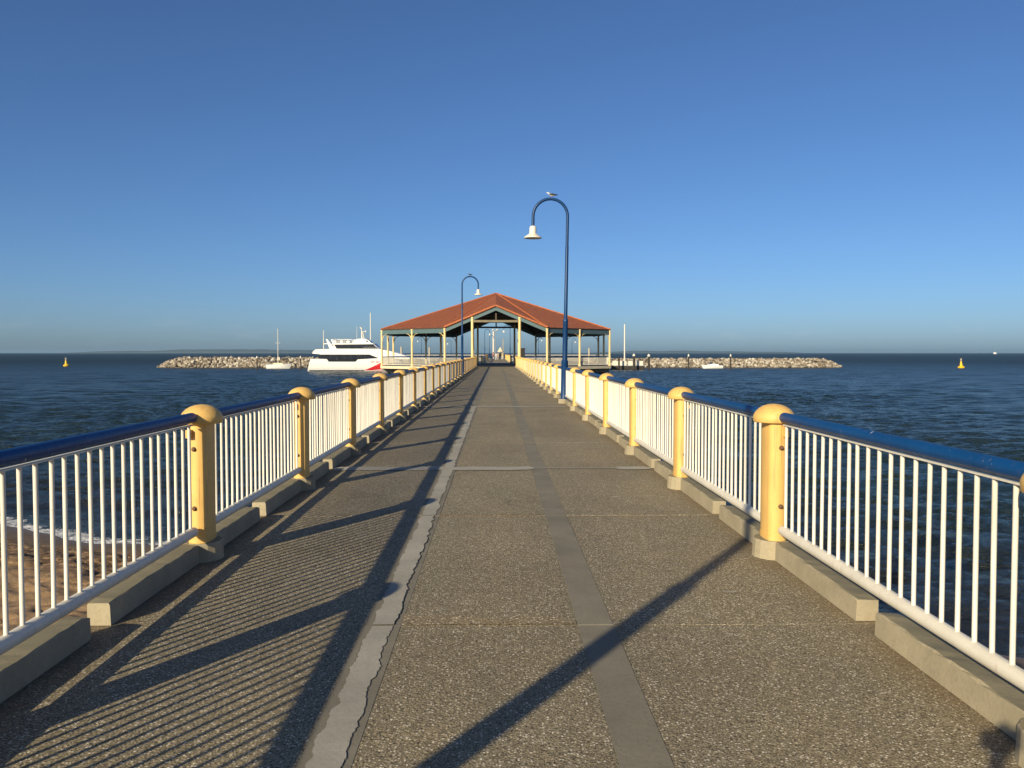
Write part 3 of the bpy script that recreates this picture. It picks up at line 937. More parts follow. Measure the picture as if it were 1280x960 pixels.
# platform
mb = MB(); P = [corner(i, AP + .34) for i in range(8)]
mb.add([(x, y, -.006) for x, y in P] + [(x, y, -.32) for x, y in P], [tuple(range(8)), tuple(range(15, 7, -1))] + [(i, (i+1) % 8, 8 + (i+1) % 8, 8 + i) for i in range(8)])
build(mb, 'platform', M['cream'], pav)
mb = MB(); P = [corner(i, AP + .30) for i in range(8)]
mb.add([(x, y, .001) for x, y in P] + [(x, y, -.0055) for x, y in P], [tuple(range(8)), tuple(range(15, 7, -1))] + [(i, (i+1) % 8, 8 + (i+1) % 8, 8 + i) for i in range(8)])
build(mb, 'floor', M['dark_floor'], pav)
mb = MB()
for y in np.arange(-12, 12.1, 4):
    hw = min(AP + .4, AP * 1.41 - abs(y)) - .1
    mb.box((-hw, y - .25, -.85), (hw, y + .25, -.325))
build(mb, 'platform_beam', M['pier_conc'], pav)
mb = MB(); mb.lathe([(.26, -7.0), (.26, -.86)], 10); pm = mb.mesh('pile', M['pile'], 40)
for y in np.arange(-12, 12.1, 4):
    hw = min(AP + .4, AP * 1.41 - abs(y)) - .8
    for u in (-1, -.55, .55, 1):
        link('pile', pm, pav, (u * hw, float(y), 0))
# balustrade of the platform
for i in range(8):
    if i in (3, 7):
        segs = [(Vector((*corner(i, AP), 0)), .0, .25), (Vector((*corner(i, AP), 0)), .75, 1.0)]
    else:
        segs = [(None, 0, .5), (None, .5, 1)]
    a = Vector((*corner(i, AP + .1), 0)); b = Vector((*corner(i + 1, AP + .1), 0))
    for _, u0, u1 in segs:
        p = a.lerp(b, u0); q = a.lerp(b, u1); dv = (q - p).normalized()
        p = p + dv * .14; q = q - dv * .14
        mb = MB(); mb.tube([p + Vector((0, 0, 1.06)), q + Vector((0, 0, 1.06))], .042, 8); build(mb, 'top_rail', M['blue'], pav, 60)
        mb = MB(); mb.tube([p + Vector((0, 0, .14)), q + Vector((0, 0, .14))], .042, 8); build(mb, 'bottom_rail', M['white'], pav, 60)
        mb = MB(); n = int((q - p).length / .115)
        for k in range(n):
            s = p.lerp(q, (k + .5) / n); mb.tube([s + Vector((0, 0, .17)), s + Vector((0, 0, 1.03))], .014, 5)
        o = build(mb, 'baluster', M['white'], pav); o['kind'] = 'stuff'

# furniture under the roof
t_ = thing('notice_board', 'dark notice board standing under the pavilion roof right of the gateway', 'notice board', (2.95, 100.0, DECK))
mb = MB(); mb.box((-.33, -.06, 1.02), (.36, .06, 2.02)); build(mb, 'panel', M['black'], t_)
mb = MB(); mb.box((-.38, -.08, 2.021), (.41, .08, 2.10)); build(mb, 'board_cap', M['black'], t_)
for x in (-.28, .31):
    mb = MB(); mb.box((x - .04, -.04, .002), (x + .04, .04, 1.019)); build(mb, 'leg', M['black'], t_)
t_ = thing('litter_bin', 'white litter bin beside the left railing behind the pavilion', 'bin', (-1.88, 128.0, DECK))
mb = MB(); mb.lathe([(.19, .002), (.22, .05), (.23, .85)], 16); build(mb, 'body', M['white'], t_, 40)
mb = MB(); mb.lathe([(.245, .851), (.245, .91), (.18, 1.02), (.05, 1.06)], 16); build(mb, 'lid', M['white_metal'], t_, 40)

# ------------------------------------------------------------------ pier head at the far end
ph_ = thing('pier_head', None, None, (0, 216.5, 0)); ph_['kind'] = 'structure'
mb = MB(); mb.box((-27, 0, DECK - .6), (29, 8, DECK - .002)); build(mb, 'deck_surface', M['pier_conc'], ph_)
mb = MB()
for x in np.arange(-25, 28, 4.3):
    mb.lathe([(.3, -5), (.3, DECK - .61)], 8, c=(float(x), .8, 0))
build(mb, 'pile', M['pale_pile'], ph_)
for x0, x1, lb in ((-26.8, -2.6, 'low white railing on the left arm of the far pier head'), (2.5, 28.8, 'low white railing on the right arm of the far pier head')):
    t_ = thing('railing', lb, 'railing', (0, 217, DECK))
    mb = MB(); mb.box((x0, -.05, .92), (x1, .05, 1.03)); build(mb, 'top_rail', M['white'], t_)
    mb = MB(); mb.box((x0, -.04, .12), (x1, .04, .22)); build(mb, 'bottom_rail', M['white'], t_)
    mb = MB()
    for x in np.arange(x0, x1, .30):
        mb.box((float(x), -.015, .221), (float(x) + .03, .015, .919))
    o = build(mb, 'baluster', M['white'], t_); o['kind'] = 'stuff'
def head_lamp(px, s, Y, ytop, lb):
    X, zt = at(px, ytop, Y)
    make_lamp(lb, X, Y, s, zt - DECK, 0, DECK, .9, 'lamps on the far pier head')
head_lamp(527, -1, 219.5, 422, 'far blue lamp post seen between the left columns of the pavilion, head to the left')
head_lamp(564, -1, 221, 425, 'far blue lamp post seen just right of the left middle column')
head_lamp(715, 1, 219.5, 423, 'far blue lamp post seen through the right bays of the pavilion, head to the right')
head_lamp(673, 1, 221, 421, 'far blue lamp post seen beside the dark rear column right of the gateway')

# mast with twin heads, pale masts
t_ = thing('light_mast', 'tall white mast with twin lamp heads seen through the pavilion gateway', 'mast', (at(619, 0, 220)[0], 220.0, DECK))
zt = at(0, 413, 220)[1] - DECK
mb = MB(); mb.lathe([(.12, -.001), (.07, zt)], 10); build(mb, 'pole', M['grey_metal'], t_, 40)
for sx in (-.55, .55):
    mb = MB(); mb.tube([(0, 0, zt - .1), (sx, 0, zt + .12)], .05, 6); mb.lathe([(.12, .0), (.28, .1), (.24, .3), (.1, .36)], 10, c=(sx, 0, zt - .05)); build(mb, 'lamp_head', M['white'], t_, 40)
def pole_thing(name, label, cat, px, y_top, y_bot, Y, r, mat, cap=None, group=None, z0=None):
    X, zt = at(px, y_top, Y); zb = at(px, y_bot, Y)[1] if z0 is None else z0
    t_ = thing(name, label, cat, (X, Y, zb), group)
    mb = MB(); mb.lathe([(r, -.001), (r * .92, zt - zb - (.55 if cap else 0))], 12); build(mb, 'shaft', mat, t_, 40)
    if cap:
        mb = MB(); mb.lathe([(r * 1.12, 0), (r * 1.2, .12), (r * .95, .42), (r * .35, .6), (.03, .66)], 12, c=(0, 0, zt - zb - .549)); build(mb, 'cap', cap, t_, 40)
    else:
        mb = MB(); mb.lathe([(r * 1.02, 0), (r * 1.05, .03), (r * .9, .07)], 12, c=(0, 0, zt - zb)); build(mb, 'cap', mat, t_, 40)
    return t_
pole_thing('mast', 'thick white mast left of the people beyond the gateway', 'mast', 616.8, 414.5, 0, 223.0, .21, M['white'], z0=DECK - .001)
pole_thing('mast', 'tall white mast rising from the pontoon right of the pavilion', 'mast', 781, 405.5, 0, 229.0, .19, M['white'], z0=.9)
pole_thing('pile', 'thin grey pole right of the people beyond the gateway', 'pole', 629, 424, 0, 221.0, .12, M['pale_pile'], z0=DECK - .001)
for px, yt, lb in ((502, 434, 'leftmost pale timber pile seen through the left bays of the pavilion'), (537, 434.5, 'pale timber pile seen beside the dark left rear column'),
                   (736.5, 435.5, 'pale timber pile seen through the rightmost bay of the pavilion')):
    pole_thing('pile', lb, 'pile', px, yt, 0, 213.0, .24, M['pale_pile'], None, 'pale piles behind the pavilion', z0=-3)
for px, yt, r, cp, lb in ((323, 445.2, .17, 'white', 'white-capped dark pile left of the moored sailing boat'), (377, 445.2, .17, 'white', 'white-capped dark pile just behind the ferry stern'),
                      (774, 446, .26, None, 'dark pile without a cap at the left end of the pontoon'), (792.8, 442.6, .33, 'white', 'thick white-capped pile standing beside the pontoon'),
                      (811.5, 443, .34, 'white', 'white-capped pile just right of the pontoon'), (861.5, 443, .2, 'white', 'white-capped pile left of the small motor boat'),
                      (914.5, 443, .2, 'white', 'white-capped pile right of the small motor boat')):
    pole_thing('pile', lb, 'pile', px, yt, 0, 226.0, r, M['pile'], M[cp] if cp else None, 'dark mooring piles', z0=-3)

# ------------------------------------------------------------------ boats
def hull_mb(L, B, h, bow=.9, keel=-.4, mi=0, rake=.12, sheer=.25, n=14, x0=0.0):
    mb = MB(); rings = []
    for i in range(n + 1):
        u = i / n
        wv = B / 2 * (min(1, (.82 + .5 * u)) if u < .45 else max(.02, (1 - ((u - .45) / .55) ** 2.2)))
        zt = h * (1 + sheer * max(0, (u - .35) / .65) ** 1.6)
        row = []
        for zz, ww in ((keel, .30), (keel * .3, .62), (zt * .25, .84), (zt * .7, .96), (zt, 1.0)):
            fr = (zz - keel) / (zt - keel)
            row.append((x0 + L * (u * (1 - rake * (1 - fr) * u)), wv * ww, zz))
        rings.append(row + [(x, -yv, z) for x, yv, z in row[::-1]])
    mb.loft(rings, mi)
    return mb
def motor_boat(label, px, py, Y, L, rz, group='small motor boats', cab=M['white_metal']):
    X = at(px, 0, Y)[0]
    r = thing('motor_boat', label, 'boat', (X, Y, 0), group, rz)
    build(hull_mb(L, L * .36, L * .14, x0=-L / 2), 'hull', M['white_metal'], r, 40)
    mb = MB(); mb.prism([(-L*.30, L*.13), (-L*.28, L*.20), (-L*.02, L*.23), (L*.08, L*.21), (L*.24, L*.15), (L*.26, L*.13)], -L*.12, L*.12); build(mb, 'cabin', cab, r, 40)
    mb = MB(); mb.prism([(-L*.03, L*.23), (L*.00, L*.285), (L*.04, L*.28), (L*.13, L*.20)], -L*.125, L*.125); build(mb, 'windscreen', M['glass'], r)
    mb = MB(); mb.box((-L*.55, -L*.05, -.1), (-L*.49, L*.05, L*.19)); build(mb, 'outboard_motor', M['black'], r)
    return r
motor_boat('small white motor boat moored between two capped piles before the right breakwater', 891, 457, 246, 6.2, PI)
motor_boat('white motor boat seen between the left pavilion columns', 551, 444, 236, 6.5, 0)
motor_boat('white motor boat seen just left of the gateway', 583, 444, 240, 5.5, PI)
motor_boat('white motor boat seen just right of the notice board', 671, 444, 236, 6.0, 0)
motor_boat('white motor boat seen beyond the right pavilion bays', 703, 444, 240, 6.0, PI)

sb = thing('sailing_boat', 'white sailing boat with a bare mast moored before the left breakwater', 'boat', (at(350.5, 0, 245)[0], 245, 0))
build(hull_mb(7.2, 2.2, 1.15, x0=-3.6, sheer=.3), 'hull', M['white_metal'], sb, 40)
mb = MB(); mb.prism([(-1.6, 1.1), (-1.5, 1.62), (.7, 1.68), (1.5, 1.25), (1.5, 1.1)], -.65, .65); build(mb, 'cabin', M['cream'], sb)
zt = at(0, 411, 245)[1]
mb = MB(); mb.lathe([(.10, 1.1), (.075, zt)], 8, c=(-.35, 0, 0)); ms = build(mb, 'mast', M['white'], sb, 40)
mb = MB(); mb.box((-1.1, -.03, (zt + 2) / 2 + .6), (.4, .03, (zt + 2) / 2 + .68)); build(mb, 'spreader', M['white'], ms)
mb = MB(); mb.tube([(-.4, 0, 2.1), (-3.2, 0, 2.0)], .09, 8); build(mb, 'boom', M['cloth_navy'], sb, 40)
mb = MB(); mb.tube([(-.35, 0, zt - .1), (3.5, 0, 1.5)], .015, 4); mb.tube([(-.35, 0, zt - .1), (-3.5, 0, 1.3)], .015, 4); build(mb, 'rigging', M['grey_metal'], sb)

# ferry
FY = 210.0
fX, _ = at(440, 0, FY)
fer = thing('ferry', 'large white two-deck passenger ferry with dark windows and red bow beside the pavilion', 'ferry', (fX, FY + 4.1, 0))
def fp(cx, cy):                                    # reading of the enlarged crop
    X, z = at(370 + cx / 10.667, 400 + cy / 10.667, FY)
    return (X - fX, z)
HB = 4.1
x_st = fp(155, 655)[0]; x_bw = at(521, 0, FY)[0] - fX
mb = MB(); rings = []
Lf = x_bw - x_st
for i in range(23):
    u = i / 22
    wv = HB * (1 if u < .74 else max(.03, 1 - ((u - .74) / .26) ** 2.0))
    zt = 3.05 + .75 * max(0, (u - .3) / .7) ** 1.4
    row = []
    for zz, ww in ((-.6, .72), (.35, .90), (1.2, .97), (2.2, 1.0), (zt, 1.0)):
        fr = max(0, min(1, zz / zt))
        row.append((x_st + Lf * u * (1 - .10 * (1 - fr) * u) + .9 * fr * (1 - u) ** 6, -wv * ww, zz))
    rings.append(row + [(x, -yv, z) for x, yv, z in row[::-1]])
mb.loft(rings); fh = build(mb, 'hull', M['white_metal'], fer, 35)
def side(poly, y, t, name, mat, par=fer):          # a plate standing proud on both sides
    for s in (-1, 1):
        mb = MB(); mb.prism(poly, s * y, s * (y + t)); build(mb, name, mat, par)
# main saloon
pts = [fp(300, 522), fp(322, 455), fp(228, 448), fp(232, 425), fp(272, 392), fp(440, 386), fp(1110, 386), fp(1150, 395)]
pts += [tuple(at(*q, FY)[0:1]) for q in ()]
for q in ((490, 439.5), (505, 444), (512, 446), (512, 449)):
    X, z = at(q[0], q[1], FY); pts.append((X - fX, z))
mb = MB(); mb.prism(pts, -HB + .12, HB - .12); build(mb, 'saloon', M['white_metal'], fer)
side([fp(320, 460), fp(985, 460), fp(1110, 508), fp(830, 524), fp(800, 555), fp(445, 555), fp(420, 520), fp(306, 515)], HB - .05, .09, 'window_band', M['glass'])
for cx in (470, 560, 650, 740, 830, 920):
    a, b = fp(cx, 463), fp(cx, 520)
    side([(a[0] - .035, b[1]), (a[0] + .035, b[1]), (a[0] + .035, a[1]), (a[0] - .035, a[1])], HB + .0405, .02, 'mullion', M['black'])
# upper deck cabin
mb = MB(); mb.prism([fp(490, 386), fp(500, 330), fp(1035, 320), fp(1105, 386)], -3.2, 3.2); build(mb, 'upper_cabin', M['white_metal'], fer)
side([fp(515, 332), fp(1030, 326), fp(1096, 383), fp(540, 382)], 3.16, .07, 'window_band', M['glass'])
for cx in (610, 700, 790, 880, 980):
    a, b = fp(cx, 332), fp(cx, 382)
    side([(a[0] - .03, b[1]), (a[0] + .03, b[1]), (a[0] + .03, a[1]), (a[0] - .03, a[1])], 3.2305, .02, 'mullion', M['black'])
mb = MB(); mb.prism([fp(480, 329), fp(488, 308), fp(1020, 308), fp(1045, 322)], -3.5, 3.5); build(mb, 'roof', M['white_metal'], fer)
mb = MB(); mb.prism([fp(700, 307.5), fp(760, 268), fp(830, 248), fp(920, 250), fp(965, 275), fp(995, 307.5)], -2.2, 2.2); wh = build(mb, 'wheelhouse', M['white_metal'], fer)
for s in (-1, 1):
    mb = MB(); mb.prism([fp(925, 272), fp(948, 274), fp(955, 290), fp(930, 290)], s * 2.19, s * 2.24); build(mb, 'window', M['glass'], wh)
for s in (-1, 1):
    mb = MB(); mb.prism([fp(400, 252), fp(424, 256), fp(518, 385.5), fp(450, 385.5)], s * 3.1, s * 3.4); build(mb, 'arch_strut', M['white_metal'], fer)
a = fp(375, 315); b = fp(420, 315)
mb = MB(); mb.box((a[0], -2.9, a[1] - .12), (b[0] + .3, 2.9, a[1] + .08)); build(mb, 'crossbar', M['white_metal'], fer)
for i, cx in enumerate((515, 560, 605, 650, 695)):
    a = fp(cx, 290); mb = MB(); mb.lathe([(.36, -.45), (.42, -.3), (.42, .3), (.36, .45)], 12, c=(a[0], -2.6, a[1] - .02), ax=(1, 0, 0)); build(mb, 'life_raft', M['grey_metal' if i % 2 else 'white_metal'], fer, 40)
mb = MB(); a, b = fp(490, 258), fp(740, 258)
for yv in (-3.3, 3.3):
    mb.tube([(a[0], yv, a[1]), (b[0], yv, b[1])], .05, 6)
    for i in range(7):
        x = a[0] + (b[0] - a[0]) * i / 6; mb.tube([(x, yv, a[1]), (x, yv, fp(0, 308)[1])], .035, 6)
build(mb, 'roof_rail', M['white_metal'], fer)
mb = MB(); a, b = fp(910, 392), fp(1150, 398)
za = a[1]
for yv in (-3.8, 3.8):
    for zz in (0, .38, .75):
        mb.tube([(a[0], yv, za + zz - .2), (b[0], yv, za + zz - .2)], .04, 6)
    for i in range(9):
        x = a[0] + (b[0] - a[0]) * i / 8; mb.tube([(x, yv, za + .6), (x, yv, za - .3)], .04, 6)
build(mb, 'bow_rail', M['grey_metal'], fer)
def fmast(cx, ct, cb, r, y=0.0, name='mast'):
    a, b = fp(cx, ct), fp(cx, cb)
    mb = MB(); mb.lathe([(r, b[1] - .05), (r * .8, a[1])], 8, c=(a[0], y, 0)); return build(mb, name, M['white'], fer, 40)
fmast(357, 135, 392, .10, -2); fmast(785, 80, 306, .045); fmast(965, -105, 262, .13, .5)
mb = MB(); a = fp(870, 248); b = fp(838, 98); c_ = fp(905, 150)
mb.tube([(a[0] - .3, 0, a[1]), (b[0] + .2, 0, b[1])], [.22, .09], 8); mb.tube([(a[0] + .25, 0, a[1]), (fp(862, 150)[0], 0, fp(0, 150)[1])], .10, 8)
mb.tube([(fp(850, 155)[0], 0, fp(0, 155)[1]), (c_[0], 0, c_[1])], .08, 8); mb.tube([(c_[0], 0, c_[1] + .3), (c_[0], 0, c_[1] - .2)], .12, 8); mb.tube([(b[0] + .1, 0, b[1] - .25), (b[0] - .15, 0, b[1] + .15)], .16, 8)
build(mb, 'radar_mast', M['white'], fer, 40)
# red forefoot and boot stripe, sitting just proud of the hull
def hull_plate(cells, name, mat):
    mb = MB()
    def hy(X, z):                                  # half width of the hull at that spot
        u = max(0, min(1, (X - x_st) / Lf)); zt = 3.05 + .75 * max(0, (u - .3) / .7) ** 1.4
        fr = max(0, min(1, z / zt)); u2 = u
        for _ in range(6): u2 = max(0, min(1, (X - x_st) / (Lf * (1 - .10 * (1 - fr) * u2))))
        wv = HB * (1 if u2 < .74 else max(.03, 1 - ((u2 - .74) / .26) ** 2.0))
        return wv * float(np.interp(z, [-.6, .35, 1.2, 2.2], [.72, .90, .97, 1.0])) + .035
    for s in (-1, 1):
        vs = []
        for X, z0, z1 in cells:
            for i in range(4):
                z = z0 + (z1 - z0) * i / 3
                vs.append((X, s * hy(X, z), z))
        fs_ = [(4*k + i, 4*k + 4 + i, 4*k + 5 + i, 4*k + 1 + i) for k in range(len(cells) - 1) for i in range(3)]
        mb.add(vs, fs_)
    return build(mb, name, mat, fh)
xr0 = fp(915, 0)[0]
hull_plate([(xr0 + .55 * i, .22, .26 + 3.1 * (i / 12) ** 1.1) for i in range(13)], 'red_bow', M['red'])
hull_plate([(x_st + .5 + (xr0 - x_st - .6) * i / 14, .02, .26) for i in range(15)], 'boot_stripe', M['cloth_navy'])
fc = bpy.data.curves.new('name_lettering', 'FONT'); fc.body = 'Eye Spy'; fc.size = .72; fc.extrude = .01; fc.materials.append(M['red'])
a = fp(1000, 566)
tmp = bpy.data.objects.new('lettering_curve', fc); COL.objects.link(tmp)
lm = bpy.data.meshes.new_from_object(tmp.evaluated_get(bpy.context.evaluated_depsgraph_get())); bpy.data.objects.remove(tmp)
fo_ = link('lettering', lm, fh, (a[0], -HB - .03, a[1]), (PI / 2, 0, 0))

# pontoon
po = thing('pontoon', 'dark floating pontoon with low pale panels right of the pavilion', 'pontoon', (at(786, 0, 230)[0], 230, 0))
mb = MB(); mb.box((-4.9, -1.5, -.3), (4.2, 1.5, 1.0)); build(mb, 'float', M['pile'], po)
mb = MB(); mb.box((-5.0, -1.6, 1.001), (4.3, 1.6, 1.15)); build(mb, 'decking', M['grey_metal'], po)
for i, x in enumerate((-4.6, -2.6, -.3, 1.9)):
    mb = MB(); mb.box((x, -1.45, 1.151), (x + 1.8, -1.38, 2.35)); build(mb, 'panel', M['white'], po)
for x in (-4.75, -2.7, -.4, 1.7, 3.85):
    mb = MB(); mb.box((x - .05, -1.47, 1.151), (x + .05, -1.36, 2.7)); build(mb, 'panel_post', M['grey_metal'], po)

# buoys
def buoy(label, px, py, Y):
    X = at(px, 0, Y)[0]
    b = thing('buoy', label, 'buoy', (X, Y, 0), 'yellow navigation buoys')
    mb = MB(); mb.lathe([(1.0, -.4), (1.15, 0.0), (1.15, .45), (.95, .6), (.55, .75)], 16); build(mb, 'float', M['buoy'], b, 40)
    mb = MB(); mb.lathe([(.55, .70), (.42, 1.3), (.28, 2.2), (.22, 2.4)], 12); build(mb, 'tower', M['buoy'], b, 40)
    mb = MB()
    for s in (-1, 1): mb.tube([(-.32 * s, 0, 2.75), (.32 * s, 0, 3.4)], .07, 6)
    mb.tube([(0, 0, 2.38), (0, 0, 3.08)], .06, 6); build(mb, 'topmark', M['cream'], b)
    b.rotation_euler = (R(2), R(-3), 0); b.scale = (.84, .84, .84)
buoy('yellow navigation buoy floating far left of the left breakwater', 88, 457, 292)
buoy('yellow navigation buoy floating far right of the right breakwater', 1207, 460, 252)
fs_ = thing('ship', 'tiny white ship on the horizon at the far right', 'ship', ((1250 - 621) * 3200 / F, 3200, 0))
build(hull_mb(15, 4, 3, x0=-7), 'hull', M['white_metal'], fs_); mb = MB(); mb.prism([(-6, 3), (-5.5, 7), (1, 7), (3, 3)], -1.6, 1.6); build(mb, 'cabin', M['white_metal'], fs_)

# ------------------------------------------------------------------ breakwaters
ico = bmesh.new(); bmesh.ops.create_icosphere(ico, subdivisions=1, radius=1)
IV = np.array([v.co[:] for v in ico.verts]); IF = np.array([[v.index for v in f.verts] for f in ico.faces]); ico.free()
def breakwater(label, x0, x1, Y, hgt, tip, seed):
    r = np.random.default_rng(seed)
    root = thing('breakwater', label, 'breakwater', ((x0 + x1) / 2, Y, 0))
    cx = (x0 + x1) / 2
    half_b, half_t = 9.5, 2.0
    mb = MB(); rings = []
    def env(x):                                    # height along the mound
        u = (x - x0) if tip < 0 else (x1 - x)
        return max(.02, min(1, (u / 6.0))) ** .6
    for i in range(41):
        x = x0 + (x1 - x0) * i / 40; e = env(x); h = hgt * e - .45
        rings.append([(x - cx, -half_b * (.3 + .7 * e), -2), (x - cx, -half_t, h), (x - cx, half_t, h), (x - cx, half_b * (.3 + .7 * e), -2)])
    mb.loft(rings); build(mb, 'core', M['rock_core'], root)
    V, Fc, tone = [], [], []; n = int((x1 - x0) * 36); o = 0
    for k in range(n):
        x = r.uniform(x0, x1); e = env(x)
        yy_ = r.uniform(-1, 1) if r.random() < .35 else -r.random()
        h = hgt * e
        dy = yy_ * half_b * .78 * (.3 + .7 * e)
        if abs(dy) < half_t: z = h - .4
        else: z = h - .4 - (abs(dy) - half_t) / (half_b * (.3 + .7 * e) - half_t + .01) * (h + 1.2)
        s = r.uniform(.27, .62) * (1.15 if r.random() < .15 else 1)
        v = IV * r.uniform(.72, 1.28, (len(IV), 1)) * s * r.uniform(.7, 1.25, 3)
        a1, a2 = r.uniform(0, 6.28, 2)
        Rm = np.array(Matrix.Rotation(a1, 3, 'Z') @ Matrix.Rotation(a2, 3, 'X'))
        v = v @ Rm.T + np.array([x - cx, dy, z + r.uniform(-.15, .35)])
        V.append(v); Fc.append(IF + o); o += len(IV); tone.append(np.full(len(IV), r.beta(1.1, 1.25)))
    me = bpy.data.meshes.new('rock'); me.from_pydata(np.concatenate(V).tolist(), [], np.concatenate(Fc).tolist())
    at_ = me.attributes.new('tone', 'FLOAT', 'POINT'); at_.data.foreach_set('value', np.concatenate(tone).astype(np.float32))
    me.materials.append(M['rock']); me.update()
    ob = link('rock', me, root); ob['kind'] = 'stuff'
breakwater('left rubble breakwater of pale rocks behind the sailing boat and the ferry', -103, -36, 262, 2.95, -1, 3)
breakwater('right rubble breakwater of pale rocks behind the small motor boat', 29, 106, 261.5, 2.6, 1, 5)

# ------------------------------------------------------------------ people
def person(label, loc, face, top, bottom, hair=M['hair_dark'], H=1.75, pose='walk', group=None, dark_shoes=M['black']):
    root = thing('person', label, 'person', loc, group, face)
    s = H / 1.75
    V, E, Rd = [], [], []
    def chain(par, pts):
        for p, r in pts:
            V.append(tuple(x * s for x in p)); Rd.append(r * s)
            if par is not None: E.append((par, len(V) - 1))
            par = len(V) - 1
        return par
    pel = chain(None, [((0, 0, .95), .145)])
    chest = chain(pel, [((0, 0, 1.12), .13), ((0, .0, 1.30), .15)])
    neck = chain(chest, [((0, 0, 1.44), .085), ((0, .01, 1.51), .055)])
    head = chain(neck, [((0, .02, 1.60), .085), ((0, .02, 1.68), .082)])
    nose = chain(len(V) - 2, [((0, .115, 1.605), .018)])
    st = {'walk': (.20, -.18), 'stand': (.03, -.02), 'photo': (.05, -.04)}[pose]
    for sd, fy in ((-1, st[0]), (1, st[1])):
        k = chain(pel, [((sd * .095, 0, .86), .088), ((sd * .10, fy * .6 + .02, .50), .058), ((sd * .10, fy * 1.0 - .02, .28), .052), ((sd * .10, fy * 1.15 - .02, .08), .040), ((sd * .105, fy * 1.15 + .05, .045), .040), ((sd * .11, fy * 1.15 + .15, .03), .030)])
        if pose == 'photo':
            pts = [((sd * .17, 0, 1.385), .065), ((sd * .27, .10, 1.16), .048), ((sd * .235, .22, 1.28), .042), ((sd * .12, .33, 1.47), .032)]
            hd = [(sd * .105, .35, 1.52)]
            fd = Vector((-sd * .35, .15, .9)).normalized()
        else:
            sw = -fy
            pts = [((sd * .17, 0, 1.385), .065), ((sd * .22, sw * .35, 1.12), .048), ((sd * .235, sw * .8 + .05, .88), .036)]
            hd = [(sd * .235, sw * .9 + .07, .80)]
            fd = Vector((0, .25, -1)).normalized()
        wr = chain(chest, pts)
        palm = chain(wr, [(hd[0], .028)])
        latv = Vector((0, 1, 0)) if pose != 'photo' else Vector((0, 0, 1)).cross(fd).normalized()
        for j, (off, ln) in enumerate(((-.028, .07), (-.010, .085), (.010, .08), (.028, .06))):
            b0 = Vector(hd[0]) + latv * off + fd * .045
            chain(palm, [(tuple(b0), .010), (tuple(b0 + fd * ln * .55), .0085), (tuple(b0 + fd * ln + Vector((-sd * .012, .008, 0))), .0075)])
        b0 = Vector(hd[0]) - latv * .045
        chain(palm, [(tuple(b0 + fd * .01), .011), (tuple(b0 + fd * .05 - latv * .01), .009)])
    me = bpy.data.meshes.new('skeleton'); me.from_pydata(V, E, [])
    tmp = bpy.data.objects.new('skeleton', me); COL.objects.link(tmp)
    md = tmp.modifiers.new('skin', 'SKIN'); md.use_smooth_shade = True
    if not me.skin_vertices: me.skin_vertices.new() if hasattr(me.skin_vertices, 'new') else None
    sv = me.skin_vertices[0].data
    for i, r in enumerate(Rd):
        sv[i].radius = (r, r); sv[i].use_root = (i == 0)
    sd_ = tmp.modifiers.new('sub', 'SUBSURF'); sd_.levels = 1; sd_.render_levels = 1
    dg = bpy.context.evaluated_depsgraph_get()
    body = bpy.data.meshes.new_from_object(tmp.evaluated_get(dg))
    bpy.data.objects.remove(tmp); body.name = 'body'
    for m in (M['skin'], top, bottom, dark_shoes): body.materials.append(m)
    for p in body.polygons:
        z = p.center.z / s; x = abs(p.center.x) / s
        mi = 0
        if z < .09: mi = 3
        elif z < .94 and x < .185: mi = 2
        elif z < 1.47 and z > .90 and not (pose == 'photo' and p.center.y > .24 * s): mi = 1
        p.material_index = mi
    body.shade_smooth()
    link('body', body, root)
    mb = MB(); rings = []
    mb.lathe([(.098, 1.60), (.104, 1.65), (.098, 1.71), (.07, 1.755), (.02, 1.775)], 14, c=(0, .0, 0))
    mb.v = [(x * s, (y - .012) * s, z * s) for x, y, z in mb.v]
    build(mb, 'hair', hair, root, True)
    return root
def X_(px, Y): return (px - 621) * Y / F
person('person in black walking along the far walkway towards the viewer', (X_(625.4, 168), 168, DECK), PI, M['cloth_black'], M['cloth_black'], H=1.78)
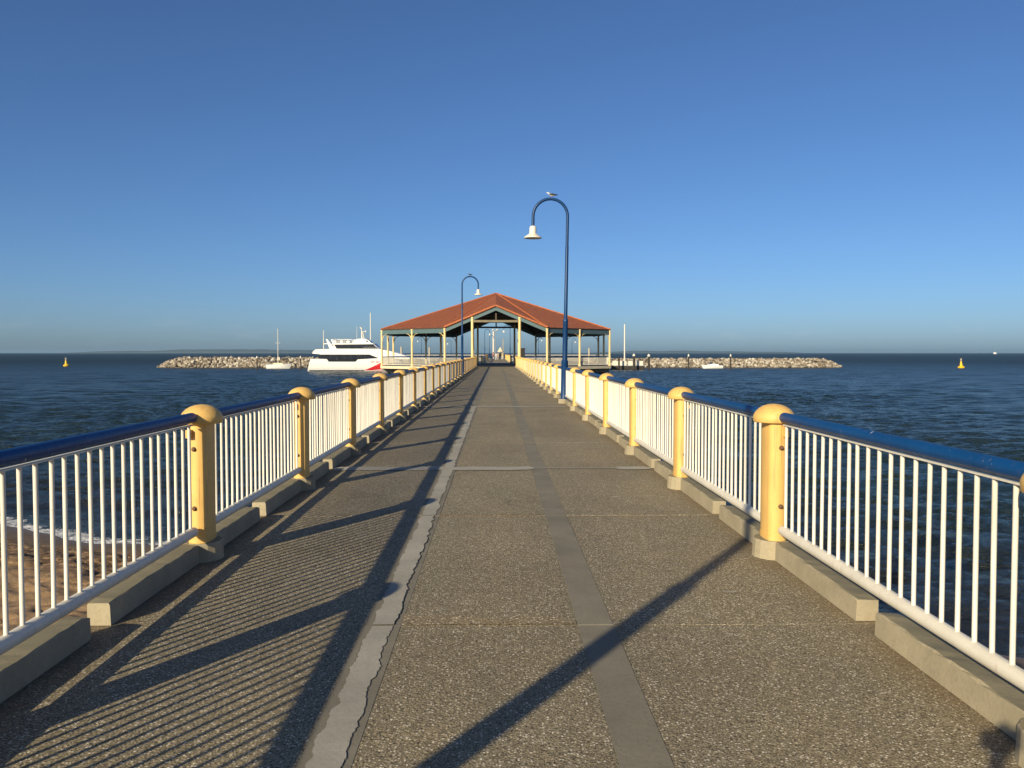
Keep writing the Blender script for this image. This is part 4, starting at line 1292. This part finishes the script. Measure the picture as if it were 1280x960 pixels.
person('person in a faded pink top walking beyond the gateway', (X_(616.6, 184), 184, DECK), PI, M['cloth_pink'], M['cloth_navy'], H=1.72, pose='stand')
person('person in white trousers beside the pink top, beyond the gateway', (X_(620.4, 173), 173, DECK), PI + .4, M['cloth_white'], M['cloth_white'], H=1.62)
person('person in beige clothes between the white trousers and the black clothes', (X_(622.6, 190), 190, DECK), PI, M['cloth_beige'], M['cloth_beige'], H=1.7, pose='stand')
person('person in a pale yellow top right behind the person in black', (X_(627.6, 186), 186, DECK), PI, M['cloth_yellow'], M['cloth_white'], H=1.7, pose='stand')
um = thing('parasol', 'half-open cream canvas parasol behind the people beyond the gateway', 'parasol', (X_(625.6, 196), 196, DECK))
mb = MB(); mb.lathe([(.03, .05), (.03, 2.85)], 8); build(mb, 'pole', M['grey_metal'], um)
mb = MB(); mb.lathe([(.72, 1.75), (.60, 2.0), (.32, 2.5), (.05, 2.86)], 8); build(mb, 'canopy', M['canvas'], um)
mb = MB(); mb.lathe([(.3, .001), (.28, .08), (.05, .10)], 12); build(mb, 'base', M['pier_conc'], um)
# the photographer, just behind the camera, whose shadow falls on the right kerb
person('photographer standing behind the view, seen only as a shadow at lower right', (.07, -.42, DECK), 0.0, M['cloth_navy'], M['cloth_navy'], H=1.72, pose='photo')
pn = thing('phone', 'dark phone held up by the photographer behind the view', 'phone', (0.0, -.03, DECK + 1.53))
mb = MB(); mb.box((-.08, -.018, -.035), (.08, -.010, .045)); build(mb, 'body', M['black'], pn)
mb = MB(); mb.box((-.07, -.0195, -.030), (.07, -.0181, .040)); build(mb, 'screen', M['glass'], pn)

# ------------------------------------------------------------------ sea air
hz = NT('sea_air')
vol = hz.n('ShaderNodeVolumePrincipled')
vol.inputs['Color'].default_value = (.34, .54, .74, 1)
vol.inputs['Density'].default_value = 0.00006
vol.inputs['Anisotropy'].default_value = 0.0
hz.t.nodes.remove(hz.b)
hz.t.links.new(vol.outputs[0], hz.out.inputs['Volume'])
mb = MB(); mb.box((-45000, -3000, -9), (45000, 42000, 75))
tag(build(mb, 'haze', hz.m), kind='stuff')
